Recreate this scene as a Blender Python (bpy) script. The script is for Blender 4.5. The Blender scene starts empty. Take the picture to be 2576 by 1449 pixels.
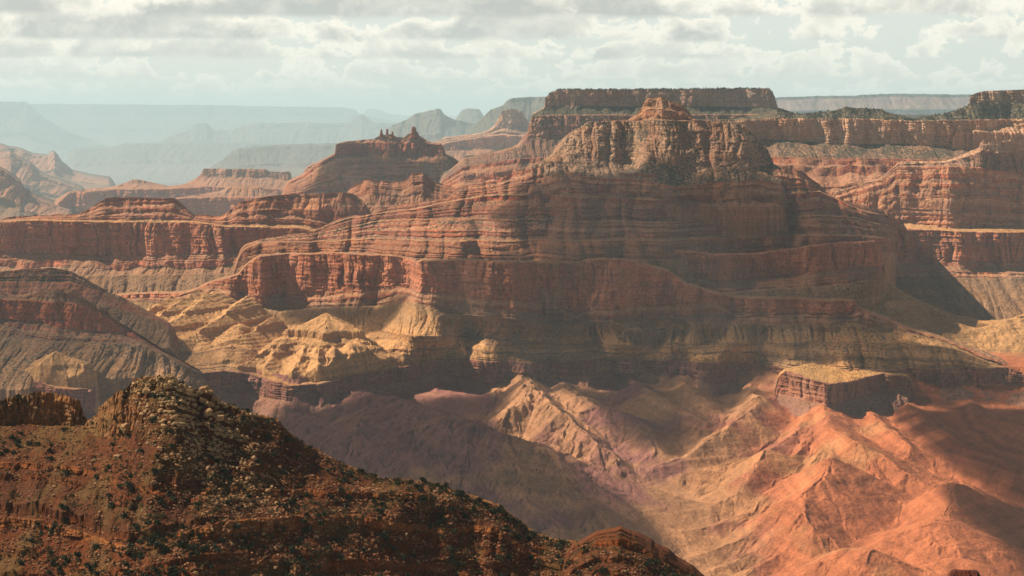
import bpy, math, random
import numpy as np
from mathutils import Vector

# ------------------------------------------------------------------ frame, camera, light
SC = bpy.context.scene
COL = SC.collection
F, CX, CY, YH = 4807.0, 1288.0, 724.5, 290.0      # focal length and horizon in units of a 2576 wide picture
CAMZ = 1450.0                                     # metres above the river
TH = math.atan((CY - YH) / F)

cam_data = bpy.data.cameras.new('camera')
cam = bpy.data.objects.new('camera', cam_data)
COL.objects.link(cam)
cam.location = (0, 0, CAMZ)
cam.rotation_euler = (math.pi / 2 - TH, 0, 0)
cam_data.sensor_width = 36.0
cam_data.lens = 36.0 * F / 2576.0
cam_data.clip_start = 1.0
cam_data.clip_end = 300000.0
SC.camera = cam

SUN_EL = math.radians(44.0)
SUN_AZ = math.radians(-69.0)      # from +Y (view direction), negative = to the left
SUN_DIR = Vector((math.sin(SUN_AZ) * math.cos(SUN_EL), math.cos(SUN_AZ) * math.cos(SUN_EL), math.sin(SUN_EL)))
sun_data = bpy.data.lights.new('sun', 'SUN')
sun_data.energy = 5.0
sun_data.angle = math.radians(0.5)
sun_data.color = (1.0, 0.90, 0.76)
sun = bpy.data.objects.new('sun', sun_data)
COL.objects.link(sun)
sun.location = SUN_DIR * 20000.0
sun.rotation_euler = SUN_DIR.to_track_quat('Z', 'Y').to_euler()

SC.view_settings.view_transform = 'Standard'
SC.view_settings.look = 'None'
SC.view_settings.exposure = 0.66
SC.view_settings.gamma = 1.0
SC.cycles.use_denoising = True
SC.cycles.max_bounces = 4
SC.cycles.diffuse_bounces = 2
SC.cycles.volume_bounces = 2
SC.cycles.transparent_max_bounces = 12
SC.cycles.caustics_reflective = False
SC.cycles.caustics_refractive = False


class NT:
    """small helper to write node trees"""
    def __init__(self, tree):
        self.t = tree
        tree.nodes.clear()

    def n(self, typ, **kw):
        nd = self.t.nodes.new(typ)
        ins = kw.pop('i', {})
        for k, v in kw.items():
            setattr(nd, k, v)
        for k, v in ins.items():
            self.set(nd.inputs[k], v)
        return nd

    def set(self, sock, v):
        if isinstance(v, bpy.types.NodeSocket):
            self.t.links.new(v, sock)
        else:
            sock.default_value = v

    def m(self, op, a, b=None, c=None, clamp=False):
        nd = self.t.nodes.new('ShaderNodeMath')
        nd.operation = op
        nd.use_clamp = clamp
        self.set(nd.inputs[0], a)
        if b is not None:
            self.set(nd.inputs[1], b)
        if c is not None:
            self.set(nd.inputs[2], c)
        return nd.outputs[0]

    def mr(self, v, a, b, c=0.0, d=1.0, smooth=False):
        nd = self.t.nodes.new('ShaderNodeMapRange')
        nd.interpolation_type = 'SMOOTHSTEP' if smooth else 'LINEAR'
        for k, x in zip((0, 1, 2, 3, 4), (v, a, b, c, d)):
            self.set(nd.inputs[k], x)
        return nd.outputs[0]

    def mix(self, f, a, b, blend='MIX'):
        nd = self.t.nodes.new('ShaderNodeMix')
        nd.data_type = 'RGBA'
        nd.blend_type = blend
        self.set(nd.inputs[0], f)
        self.set(nd.inputs[6], a)
        self.set(nd.inputs[7], b)
        return nd.outputs[2]

    def noise(self, vec, scale, detail=4.0, rough=0.55, dist=0.0):
        nd = self.n('ShaderNodeTexNoise', i={'Vector': vec, 'Scale': scale, 'Detail': detail, 'Roughness': rough, 'Distortion': dist})
        return nd.outputs['Fac']

    def mapping(self, vec, loc=(0, 0, 0), scale=(1, 1, 1)):
        nd = self.n('ShaderNodeMapping', i={'Vector': vec, 'Location': loc, 'Scale': scale})
        return nd.outputs[0]


# ------------------------------------------------------------------ sky
def make_world():
    w = bpy.data.worlds.new('World')
    SC.world = w
    w.use_nodes = True
    T = NT(w.node_tree)
    sky = T.n('ShaderNodeTexSky', sky_type='NISHITA', sun_disc=False, sun_elevation=SUN_EL,
              sun_rotation=SUN_AZ, altitude=2200.0, air_density=1.0, dust_density=2.5, ozone_density=1.0)
    geo = T.n('ShaderNodeNewGeometry')
    d = T.n('ShaderNodeVectorMath', operation='SCALE', i={0: geo.outputs['Incoming'], 'Scale': -1.0}).outputs[0]
    sep = T.n('ShaderNodeSeparateXYZ', i={0: d})
    x, y, z = sep.outputs
    az = T.m('ARCTAN2', x, y)
    el = T.m('ARCSINE', z)
    # rows of cumulus: every row stands on its own level base and thins out upwards
    pale = T.mix(T.mr(el, 0.0, 0.10, 0.85, 0.55), sky.outputs[0], (7.1, 6.9, 6.0, 1))
    cur = pale
    rows = [  # base elevation, height, x frequency, seed, cover, how grey, bias to the left
        (0.0065, 0.010, 120.0, 3.1, 0.43, 0.15, 0.10),
        (0.0115, 0.014, 85.0, 7.7, 0.43, 0.25, 0.05),
        (0.0185, 0.019, 60.0, 12.3, 0.42, 0.40, 0.08),
        (0.0290, 0.022, 40.0, 21.9, 0.40, 0.70, 0.20),
        (0.0385, 0.036, 26.0, 33.5, 0.355, 0.95, 0.42),
        (0.0500, 0.044, 18.0, 47.1, 0.34, 1.10, 0.40),
    ]
    for base, hgt, sx, seed, cover, grey, bias in rows:
        lowv = T.n('ShaderNodeCombineXYZ', i={0: T.m('MULTIPLY', az, sx * 0.30), 1: T.m('MULTIPLY', el, 0.25 / hgt), 2: seed + 0.5}).outputs[0]
        low = T.noise(lowv, 1.0, 2.0, 0.5)
        hv = T.n('ShaderNodeCombineXYZ', i={0: T.m('MULTIPLY', az, sx), 1: T.m('MULTIPLY', el, sx * 1.25), 2: seed}).outputs[0]
        fine = T.noise(hv, 1.0, 9.0, 0.62, 0.2)
        fine2 = T.noise(T.mapping(hv, (0.10, -0.13, 0.0)), 1.0, 6.0, 0.62, 0.2)
        fz = T.m('SUBTRACT', fine, 0.5)
        hh = T.m('DIVIDE', T.m('SUBTRACT', el, base), hgt)
        up = T.mr(T.m('ADD', hh, T.m('MULTIPLY', fz, 0.22)), -0.03, 0.07, 0, 1, True)
        prof = T.m('ADD', low, T.m('MULTIPLY', fz, 0.85))
        prof = T.m('SUBTRACT', prof, T.m('ABSOLUTE', T.m('MULTIPLY', hh, 0.20)))
        prof = T.m('SUBTRACT', prof, T.m('MULTIPLY', az, bias))
        dens = T.m('MULTIPLY', T.mr(prof, cover, cover + 0.04, 0, 1, True), up)
        thick = T.mr(prof, cover + 0.01, cover + 0.15, 0.0, 1.0, True)
        rim = T.mr(T.m('SUBTRACT', fine, fine2), -0.10, 0.14, 0.0, 1.0)
        lowshade = T.mr(hh, 0.0, 0.6, 1.0, 0.35, True)
        dark = T.m('MULTIPLY', T.m('MULTIPLY', thick, T.m('ADD', 0.45, T.m('MULTIPLY', lowshade, 0.6))), T.mr(rim, 0.0, 1.0, 1.15, 0.55), clamp=True)
        dark = T.m('MULTIPLY', dark, T.m('ADD', 0.35, 0.65 * grey))
        cc = T.mix(dark, (10.2, 9.3, 7.8, 1), (4.1, 4.05, 3.75, 1))
        cur = T.mix(T.m('MULTIPLY', dens, 0.93), cur, cc)
    # low air just over the horizon, seen through a very long path
    cur = T.mix(T.mr(el, -0.01, 0.018, 0.85, 0.0, True), cur, (10.6, 10.4, 9.0, 1))
    high = T.n('ShaderNodeVectorMath', operation='SCALE', i={0: sky.outputs[0], 'Scale': 0.2}).outputs[0]
    high = T.mix(0.5, high, (1.2, 1.08, 1.3, 1))
    cur = T.mix(T.mr(el, 0.075, 0.17, 0.0, 1.0, True), cur, high)
    below = T.mr(el, -0.02, 0.0, 0.0, 1.0)
    cur = T.mix(below, (4.0, 3.6, 3.0, 1), cur)
    bg = T.n('ShaderNodeBackground', i={'Color': cur, 'Strength': 0.08})
    out = T.n('ShaderNodeOutputWorld')
    T.t.links.new(bg.outputs[0], out.inputs['Surface'])


make_world()

# ------------------------------------------------------------------ noise
_rs = np.random.RandomState(7)
_ang = _rs.rand(256, 256) * 2 * math.pi
_GX, _GY = np.cos(_ang), np.sin(_ang)
_VT = _rs.rand(256, 256)


def pn(x, y, seed=0.0):
    """gradient noise, about -1..1"""
    x = np.asarray(x, float) + seed * 17.31
    y = np.asarray(y, float) + seed * 41.77
    x, y = np.broadcast_arrays(x, y)
    xi = np.floor(x).astype(np.int64)
    yi = np.floor(y).astype(np.int64)
    fx, fy = x - xi, y - yi
    u = fx * fx * fx * (fx * (fx * 6 - 15) + 10)
    v = fy * fy * fy * (fy * (fy * 6 - 15) + 10)
    x0, x1, y0, y1 = xi & 255, (xi + 1) & 255, yi & 255, (yi + 1) & 255
    a = _GX[x0, y0] * fx + _GY[x0, y0] * fy
    b = _GX[x1, y0] * (fx - 1) + _GY[x1, y0] * fy
    c = _GX[x0, y1] * fx + _GY[x0, y1] * (fy - 1)
    d = _GX[x1, y1] * (fx - 1) + _GY[x1, y1] * (fy - 1)
    return 1.5 * ((a * (1 - u) + b * u) * (1 - v) + (c * (1 - u) + d * u) * v)


def fbm(x, y, seed=0.0, octv=4, gain=0.5):
    s, a, t = 0.0, 1.0, 0.0
    for k in range(octv):
        s = s + a * pn(x * 2.03 ** k, y * 2.03 ** k, seed + k * 3.7)
        t += a
        a *= gain
    return s / t * 1.4


def cellv(x, y, seed=0):
    xi = (np.floor(x).astype(np.int64) + seed * 31) & 255
    yi = (np.floor(y).astype(np.int64) + seed * 57) & 255
    return _VT[xi, yi]


def blocks(u, z, w, h, seed=0):
    """offsets of joint-bounded blocks, -0.5..0.5"""
    uw = u / w + 0.45 * pn(u / (2.3 * w), z / (9 * h), seed + 0.3)
    bd = z / h + 0.8 * pn(u / (7.0 * w), z / (6.0 * h), seed + 0.7)
    c = np.floor(uw)
    b = np.floor(bd)
    return 0.55 * cellv(c, 0 * b, seed + 3) + 0.45 * cellv(c + 11 * b, b, seed + 5) - 0.5


def sstep(a, b, x):
    t = np.clip((x - a) / (b - a), 0, 1)
    return t * t * (3 - 2 * t)


# ------------------------------------------------------------------ geometry helpers
def P(px, py, D):
    """world point on the line of sight (px, py) at forward distance D"""
    yu = -(np.asarray(py, float) - CY) / F
    den = math.cos(TH) + math.sin(TH) * yu
    X = (np.asarray(px, float) - CX) / F / den * D
    Z = (-math.sin(TH) + math.cos(TH) * yu) / den * D + CAMZ
    return X, D + 0 * X, Z


def DEP(py, drop):
    """forward distance at which the line of sight py lies `drop` metres below the camera"""
    yu = -(np.asarray(py, float) - CY) / F
    den = math.cos(TH) + math.sin(TH) * yu
    return -drop / ((-math.sin(TH) + math.cos(TH) * yu) / den)


def curve(pts, xs):
    if isinstance(pts, (int, float)):
        return np.full(len(xs), float(pts))
    a = np.array([p[0] for p in pts], float)
    b = np.array([p[1] for p in pts], float)
    return np.interp(xs, a, b)


def curve_s(pts, xs):
    """shape-preserving cubic through the control points"""
    if isinstance(pts, (int, float)):
        return np.full(len(xs), float(pts))
    a = np.array([p[0] for p in pts], float)
    b = np.array([p[1] for p in pts], float)
    if len(a) < 3:
        return np.interp(xs, a, b)
    h = np.diff(a); dl = np.diff(b) / h
    m = np.zeros(len(a))
    for i in range(1, len(a) - 1):
        if dl[i - 1] * dl[i] > 0:
            w1, w2 = 2 * h[i] + h[i - 1], h[i] + 2 * h[i - 1]
            m[i] = (w1 + w2) / (w1 / dl[i - 1] + w2 / dl[i])
    m[0], m[-1] = dl[0], dl[-1]
    x = np.clip(xs, a[0], a[-1])
    j = np.clip(np.searchsorted(a, x, side='right') - 1, 0, len(a) - 2)
    t = (x - a[j]) / h[j]
    return ((2 * t ** 3 - 3 * t ** 2 + 1) * b[j] + (t ** 3 - 2 * t ** 2 + t) * h[j] * m[j] + (-2 * t ** 3 + 3 * t ** 2) * b[j + 1] + (t ** 3 - t ** 2) * h[j] * m[j + 1])


def tagset(o, label=None, cat=None, kind=None, group=None):
    if label:
        o['label'] = label
    if cat:
        o['category'] = cat
    if kind:
        o['kind'] = kind
    if group:
        o['group'] = group
    return o


def mesh_from(name, co, quads, col=None, mat=None, smooth=False):
    me = bpy.data.meshes.new(name)
    n = len(co)
    me.vertices.add(n)
    me.vertices.foreach_set('co', np.ascontiguousarray(co, np.float32).ravel())
    q = np.ascontiguousarray(quads, np.int32)
    k = q.shape[1]
    me.loops.add(q.size)
    me.loops.foreach_set('vertex_index', q.ravel())
    me.polygons.add(len(q))
    me.polygons.foreach_set('loop_start', np.arange(len(q), dtype=np.int32) * k)
    me.polygons.foreach_set('loop_total', np.full(len(q), k, np.int32))
    me.polygons.foreach_set('use_smooth', np.full(len(q), smooth, bool))
    me.update(calc_edges=True)
    if col is not None:
        at = me.color_attributes.new('tint', 'FLOAT_COLOR', 'POINT')
        at.data.foreach_set('color', np.ascontiguousarray(col, np.float32).ravel())
    if mat:
        me.materials.append(mat)
    o = bpy.data.objects.new(name, me)
    COL.objects.link(o)
    return o


def grid_mesh(name, X, Y, Z, col, mat, smooth=False):
    R, N = X.shape
    lum = (col[..., :3] @ np.array((0.3, 0.59, 0.11)))[..., None]
    col[..., :3] = np.clip(lum + (col[..., :3] - lum) * SATURATION, 0.006, 0.9) * np.array((1.0, 0.93, 0.95))
    co = np.stack([X, Y, Z], -1).reshape(-1, 3)
    i = np.arange(R * N).reshape(R, N)
    q = np.stack([i[1:, :-1], i[1:, 1:], i[:-1, 1:], i[:-1, :-1]], -1).reshape(-1, 4)
    return mesh_from(name, co, q, col.reshape(-1, 4), mat, smooth)


# ------------------------------------------------------------------ rock material
def rock_material(name, s=1.0, bump=1.0, grain=12.0, scrub=(0.06, 0.05, 0.03, 1)):
    """strata come in as the vertex colour; grain, varnish streaks, scrub and bump are procedural. s = metres scale"""
    m = bpy.data.materials.new(name)
    m.use_nodes = True
    T = NT(m.node_tree)
    geo = T.n('ShaderNodeNewGeometry')
    pos = geo.outputs['Position']
    nz = T.n('ShaderNodeSeparateXYZ', i={0: geo.outputs['True Normal']}).outputs[2]
    steep = T.mr(T.m('ABSOLUTE', nz), 0.35, 0.65, 1.0, 0.0, True)
    at = T.n('ShaderNodeAttribute', attribute_name='tint')
    big = T.noise(pos, 1 / (260.0 * s), 5.0, 0.6)
    fin = T.noise(pos, 1 / (grain * s), 5.0, 0.75)
    bands = T.noise(T.mapping(pos, scale=(1 / (900.0 * s), 1 / (900.0 * s), 1 / (7.0 * s))), 1.0, 5.0, 0.65)
    streak = T.noise(T.mapping(pos, scale=(1 / (16.0 * s), 1 / (16.0 * s), 1 / (190.0 * s))), 1.0, 5.0, 0.65)
    f = T.mr(big, 0.3, 0.7, 0.84, 1.16)
    f = T.m('MULTIPLY', f, T.mr(fin, 0.25, 0.75, 0.55, 1.45))
    fb = T.mr(bands, 0.3, 0.7, 0.74, 1.22)
    fs = T.mr(streak, 0.3, 0.7, 0.70, 1.25)
    fst = T.m('MULTIPLY', fb, fs)
    f = T.m('MULTIPLY', f, T.m('ADD', T.m('MULTIPLY', steep, T.m('SUBTRACT', fst, 1.0)), 1.0))
    c = T.n('ShaderNodeVectorMath', operation='SCALE', i={0: at.outputs['Color'], 'Scale': f}).outputs[0]
    # scrub and shrubs on ground that is not too steep
    vor = T.n('ShaderNodeTexVoronoi', i={'Vector': pos, 'Scale': 1 / (15.0 * s), 'Randomness': 1.0}).outputs['Distance']
    amt = T.m('MULTIPLY', at.outputs['Alpha'], T.mr(big, 0.35, 0.65, 0.5, 1.2))
    thr = T.m('MULTIPLY', amt, 0.75)
    dots = T.mr(T.m('SUBTRACT', thr, vor), -0.06, 0.06, 0.0, 0.9)
    dots = T.m('MULTIPLY', dots, T.m('SUBTRACT', 1.0, T.m('MULTIPLY', steep, 0.75)))
    c = T.mix(dots, c, scrub)
    h = T.m('ADD', T.m('MULTIPLY', T.noise(pos, 1 / (45.0 * s), 8.0, 0.62), 20.0 * s), T.m('MULTIPLY', fst, T.m('MULTIPLY', steep, 3.0 * s)))
    b = T.n('ShaderNodeBump', i={'Strength': bump, 'Distance': 1.0, 'Height': h})
    p = T.n('ShaderNodeBsdfPrincipled', i={'Base Color': c, 'Roughness': 0.95, 'Specular IOR Level': 0.1, 'Normal': b.outputs[0]})
    o = T.n('ShaderNodeOutputMaterial')
    T.t.links.new(p.outputs[0], o.inputs[0])
    return m


ROCK = rock_material('canyon_rock')
ROCK_FAR = rock_material('far_canyon_rock', 2.5, 0.7)
ROCK_SOFT = rock_material('soft_shale', 1.0, 0.75, 7.0)

SATURATION = 1.22      # the rocks are a little redder than the table below
# albedo of the formations
KAIBAB = (0.40, 0.28, 0.19)
WOOD = (0.065, 0.06, 0.04)
COCO = (0.44, 0.28, 0.18)
HERMIT = (0.30, 0.18, 0.12)
SUPR = (0.27, 0.10, 0.06)
SUPT = (0.33, 0.18, 0.11)
REDW = (0.38, 0.172, 0.102)
REDW2 = (0.36, 0.15, 0.09)
MUAV = (0.34, 0.20, 0.12)
TALUS = (0.25, 0.155, 0.09)
TONTO = (0.46, 0.275, 0.14)
TAPE = (0.26, 0.13, 0.09)
BROWN = (0.25, 0.14, 0.095)
DOX = (0.37, 0.15, 0.082)


def L(y, d):
    return {'y': y, 'd': d}


def loft(name, pxr, lines, bands, back, seed, mat=None, step=1.7, plan=(40.0, 500.0), smooth=False, k=1.0, sink=(0, 0), rough=9.0, dust=None):
    """A landform from its strata lines: every line is a real 3-D curve (rim, foot of a cliff, foot of a slope ...);
    bands between the lines are cliffs, stepped ledges, slopes or flats.  back = profile behind the crest (dD, dZ)."""
    rs = np.random.RandomState(seed)
    px = np.arange(pxr[0], pxr[1] + step, step)
    N = len(px)
    LX, LY, LZ, PY = [], [], [], []
    for ln in lines:
        py = curve(ln['y'], px)
        d = curve_s(ln['d'], px)
        x, y, z = P(px, py, d)
        LX.append(x); LY.append(y); LZ.append(z); PY.append(py)
    rows = []     # X, Y, Z, type, colour, scrub, v-gully, flute
    # behind the crest
    first = bands[0]
    for dD, dz in reversed(back):
        s = (LY[0] + dD) / LY[0]
        rows.append((LX[0] * s, LY[0] + dD, LZ[0] + dz, 0, first.get('top', first['c']), first.get('s', 0.0), 0.0, 0.0))
    for b in range(len(bands)):
        B = bands[b]
        hpx = float(np.mean(np.abs(PY[b + 1] - PY[b])))
        x0, y0, z0, x1, y1, z1 = LX[b], LY[b], LZ[b], LX[b + 1], LY[b + 1], LZ[b + 1]
        t = B['t']
        if t == 'ledges':
            nl = B['n']
            th = rs.rand(nl) ** 2.5 * 1.6 + 0.18
            kn = np.concatenate([[0], np.cumsum(th) / th.sum()])
            for i in range(nl):
                rise = rs.uniform(*B.get('rise', (0.30, 0.62)))
                va, vb = kn[i], kn[i + 1]
                xm = (x0 + x1) / 2 / k
                lw = 0.78 + 0.85 * pn(xm / 250.0, va * 2.0 + seed, seed) + 0.55 * pn(xm / 85.0, i * 1.3 + seed, seed + 0.5)       # ledges fade in and out
                lw = np.clip(lw, 0.05, 1.0)
                wob = (pn(x0 / (420.0 * k), i * 0.8, seed + 5.0) * 0.5 + pn(x0 / (120.0 * k), i * 1.7, seed + 5.5) * 0.3) * (vb - va)
                dv = (vb - va)
                jr, jt = rs.uniform(0.78, 1.25), rs.uniform(0.8, 1.2)
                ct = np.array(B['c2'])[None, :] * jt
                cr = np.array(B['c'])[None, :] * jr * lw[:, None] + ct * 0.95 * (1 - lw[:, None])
                nr = max(2, int(hpx * dv * rise / step))
                ntd = max(2, int(hpx * dv * (1 - rise) / step))
                # riser: little depth; tread: the rest of it
                dep_r = 0.12
                for r in range(nr):
                    q = r / nr
                    zf = va + dv * rise * q
                    df = va + dv * dep_r * q * lw + dv * rise * q * (1 - lw)
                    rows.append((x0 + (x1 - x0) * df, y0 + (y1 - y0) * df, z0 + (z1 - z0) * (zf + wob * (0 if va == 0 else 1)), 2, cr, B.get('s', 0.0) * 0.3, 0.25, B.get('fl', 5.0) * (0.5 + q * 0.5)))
                for r in range(ntd):
                    q = r / ntd
                    zf = va + dv * (rise + (1 - rise) * q)
                    dr = dep_r * lw + rise * (1 - lw)
                    df = va + dv * (dr + (1 - dr) * q)
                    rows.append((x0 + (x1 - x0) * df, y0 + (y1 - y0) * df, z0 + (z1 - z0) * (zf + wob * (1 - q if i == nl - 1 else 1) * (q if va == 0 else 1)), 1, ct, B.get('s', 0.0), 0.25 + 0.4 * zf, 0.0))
        else:
            nr = max(3, int(hpx / step)) if t != 'flat' else B.get('n', 8)
            cv = B.get('conc', 1.0)
            for r in range(nr):
                v = r / nr
                df = v ** cv
                c = np.array(B['c'])
                if 'c2' in B:
                    c = c * (1 - v) + np.array(B['c2']) * v
                ty = {'cliff': 2, 'slope': 1, 'flat': 0}[t]
                rows.append((x0 + (x1 - x0) * df, y0 + (y1 - y0) * df, z0 + (z1 - z0) * v, ty, c, B.get('s', 0.0),
                             B.get('g', 1.0) * (min(1.0, v * 2.5) if t == 'slope' else 0.0), B.get('fl', 10.0) if t == 'cliff' else 0.0))
    rows.append((LX[-1], LY[-1], LZ[-1], 1, np.array(bands[-1].get('c2', bands[-1]['c'])), bands[-1].get('s', 0.0), bands[-1].get('g', 1.0) if bands[-1]['t'] == 'slope' else 0.0, 0.0))
    low = 20.0 if LY[0].mean() < 14000 else -2900.0        # the foot of the landform is buried in the ground
    if LY[0].mean() > 2000:
        for q in (0.5, 1.0):
            rows.append((LX[-1], LY[-1] - 60 * q, LZ[-1] + (np.minimum(low, LZ[-1]) - LZ[-1]) * q, 1, rows[-1][4], 0.0, 0.3, 0.0))
    X = np.stack([r[0] for r in rows]); Y = np.stack([r[1] for r in rows]); Z = np.stack([r[2] for r in rows])
    ty = np.array([r[3] for r in rows])[:, None]
    C = np.stack([np.array(r[4], float) * np.ones((N, 3)) for r in rows])
    S = np.array([r[5] for r in rows])[:, None] * np.ones((1, N))
    G = np.array([r[6] for r in rows])[:, None]
    FL = np.array([r[7] for r in rows])[:, None]
    nb = len(back)
    Xk, Zk = X / k, Z / k
    wx = Xk + 25.0 * pn(Xk / 130.0, Zk / 90.0, seed + 1.5)
    # plan form: promontories and alcoves carried down through all strata
    A, lam = plan
    big = pn(Xk / lam, Zk / 1500.0, seed + 2.0) + 0.5 * pn(Xk / lam * 2.3, Zk / 700.0, seed + 3.0)
    dY = A * k * big * 1.0
    med = pn(wx / (lam * 0.45), Zk / 600.0, seed + 4.0)
    med2 = pn(wx / (lam * 0.19), Zk / 300.0, seed + 4.5)
    dY = dY + A * k * (0.75 * (1 - np.abs(med)) ** 2 - 0.35 + 0.32 * (1 - np.abs(med2)) ** 2)
    # cliffs: buttresses parted by chutes
    n1 = pn(wx / 62.0, Zk / 520.0, seed + 6.0)
    n2 = pn(wx / 23.0, Zk / 210.0, seed + 7.0)
    n3 = pn(Xk / 8.0, Zk / 60.0, seed + 8.0)
    am = np.clip(0.55 + 0.9 * pn(Xk / 230.0, Zk / 300.0, seed + 6.5), 0.1, 1.3)
    crev = ((1 - np.abs(n1)) ** 8 * 1.3 + (1 - np.abs(n2)) ** 7 * 0.5) * am
    blk = blocks(Xk, Zk, 47.0, 34.0, seed) * 0.9 + blocks(Xk, Zk, 15.0, 13.0, seed + 1) * 0.55
    strat = pn(Xk / 300.0, Zk / 9.0, seed + 9.0) * 0.35 + pn(Xk / 200.0, Zk / 3.5, seed + 9.5) * 0.2
    dY = dY + FL * k * (crev + blk - 0.35 * n1 - 0.25 * n2 * am + 0.2 * n3 + strat)
    # slopes: gullies that deepen downwards, and rubble
    g1 = pn(wx / 85.0, Y / (900.0 * k), seed + 10.0)
    g2 = pn(wx / 33.0, Y / (500.0 * k), seed + 11.0)
    g3 = pn(Xk / 12.0, Zk / 12.0, seed + 12.0)
    gul = (1 - np.abs(g1)) ** 3 * 24 + (1 - np.abs(g2)) ** 3 * 15 + (1 - np.abs(pn(wx / 14.0, Y / (300.0 * k), seed + 11.5))) ** 3 * 6
    dY = dY + G * k * (gul + g3 * 2.5)
    dY[:nb] *= 1.0
    Z = Z + k * (ty == 1) * (pn(Xk / 9.0, Y / (14.0 * k), seed + 13.0) * 1.2) + k * (ty == 0) * pn(Xk / 30.0, Y / (60.0 * k), seed + 14.0) * 1.5
    if sink[0] or sink[1]:
        e = np.clip(1 - (px - px[0]) / max(1e-3, sink[0]), 0, 1) ** 2 + np.clip(1 - (px[-1] - px) / max(1e-3, sink[1]), 0, 1) ** 2
        Z = Z - 320.0 * k * e[None, :]
    Z = np.maximum(Z, -30.0 if LY[0].mean() < 14000 else -2950.0)
    Y2 = Y + dY
    X = X * (Y2 / Y)
    Y = Y2
    if rough:
        rr = fbm(X / (70.0 * k), Z / (40.0 * k), seed + 15.0, 5, 0.6)
        Y = Y + rough * k * rr
        Z = Z + rough * 0.35 * k * fbm(X / (50.0 * k), Y / (60.0 * k), seed + 16.0, 5, 0.6)
    # colour variation inside the strata
    cv = 1 + 0.16 * fbm(Xk / 240.0, Zk / 30.0, seed + 20.0, 4) + 0.10 * pn(Xk / 700.0, Zk / 5.0, seed + 21.0)
    C = C * np.clip(cv, 0.55, 1.5)[..., None]
    stain = fbm(Xk / 75.0, Zk / 420.0, seed + 24.0, 4)[..., None]
    isr = (ty == 2).astype(float)[..., None]
    C = C * (1 + isr * np.stack([0.22 * stain[..., 0], 0.36 * stain[..., 0], 0.38 * stain[..., 0]], -1))
    # rubble from the cliffs lies in tongues on the slopes below, and redder dust in places
    warm = fbm(Xk / 160.0, Zk / 60.0, seed + 22.0, 3)
    C[..., 0] *= 1 + 0.07 * warm
    C[..., 2] *= 1 - 0.10 * warm
    if dust is not None:
        dq = sstep(-0.05, 0.45, fbm(Xk / 210.0, Zk / 150.0, seed + 30.0, 4))[..., None] * 0.75
        C = C * (1 - dq) + np.array(dust) * dq
    S = np.clip(S * (1 + 0.6 * fbm(Xk / 150.0, Y / (200.0 * k), seed + 23.0, 3)), 0, 1)
    col = np.concatenate([np.clip(C, 0.01, 0.9), S[..., None]], -1)
    return grid_mesh(name, X, Y, Z, col, mat or ROCK, smooth)


def cliff(c, fl=10.0, **kw):
    return dict(t='cliff', c=c, fl=fl, **kw)


def slope(c, **kw):
    return dict(t='slope', c=c, **kw)


def flat(c, **kw):
    return dict(t='flat', c=c, **kw)


def ledges(n, c, c2, **kw):
    return dict(t='ledges', n=n, c=c, c2=c2, **kw)


def off(pts, dy):
    return [(a, b + dy) for a, b in pts]


BACK = [(150, -4), (900, -10), (1700, -500)]
RBACK = [(50, -28), (250, -150), (900, -520)]      # behind a ridge that the camera looks down on

# ------------------------------------------------------------------ ground far below, out to the horizon
def ground():
    r = np.array([200, 2000, 4200, 5000, 6000, 7500, 9000, 12000, 16000, 22000, 32000, 60000, 120000, 255000], float)
    r = np.interp(np.linspace(0, 13, 160), np.arange(14), r)
    a = np.linspace(-0.7, 0.7, 260)
    D, A = np.meshgrid(r, a, indexing='ij')
    X, Y = D * A, D
    Z = 30 + 40 * fbm(X / 1500.0, Y / 1500.0, 77.0, 4) + np.clip((Y - 9000) / 10000.0, 0, 3) * 25 * fbm(X / 4000.0, Y / 4000.0, 78.0, 5) - 2600 * sstep(18000, 95000, Y)
    C = np.zeros(X.shape + (4,))
    C[..., :3] = np.array(BROWN) * 1.3
    C[..., 3] = 0.15
    o = grid_mesh('ground', X, Y, Z, C, ROCK_FAR, True)
    tagset(o, 'hazy canyon floor far below between the mesas', 'ground', 'structure')


ground()

# ------------------------------------------------------------------ far rims and ridges
def far_ridge(name, label, cat, pts, D, base, seed, cols=((0.13, 0.12, 0.085), (0.11, 0.10, 0.07), (0.15, 0.12, 0.09)), cl=0.10, step=3.0, ext=True):
    D = D * (1.0 + 3.3 * min(1.0, max(0.0, (D - 13000.0) / 12000.0)))
    k = D / 9000.0
    xs = [p[0] for p in pts]
    crest = pts
    ys = np.array([p[1] for p in pts], float)
    l1 = [(a, b + (base - b) * cl) for a, b in pts]
    l2 = [(a, b + (base - b) * 0.42) for a, b in pts]
    l3 = [(a, b + (base - b) * 0.52) for a, b in pts]
    l4 = [(a, base) for a, b in pts]
    o = loft(name, (xs[0], xs[-1]), [L(crest, D), L(l1, D * 0.997), L(l2, D * 0.975), L(l3, D * 0.973), L(l4, D * 0.93)],
             [cliff(cols[0], 10, top=WOOD), slope(cols[1], s=0.3), cliff(cols[2], 10), slope(cols[2], s=0.2)],
             [(600 * k, -6), (2500 * k, -900)], seed, ROCK_FAR, step, (60.0, 700.0), False, k, (60, 60))
    tagset(o, label, cat, 'structure')
    return o


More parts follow.
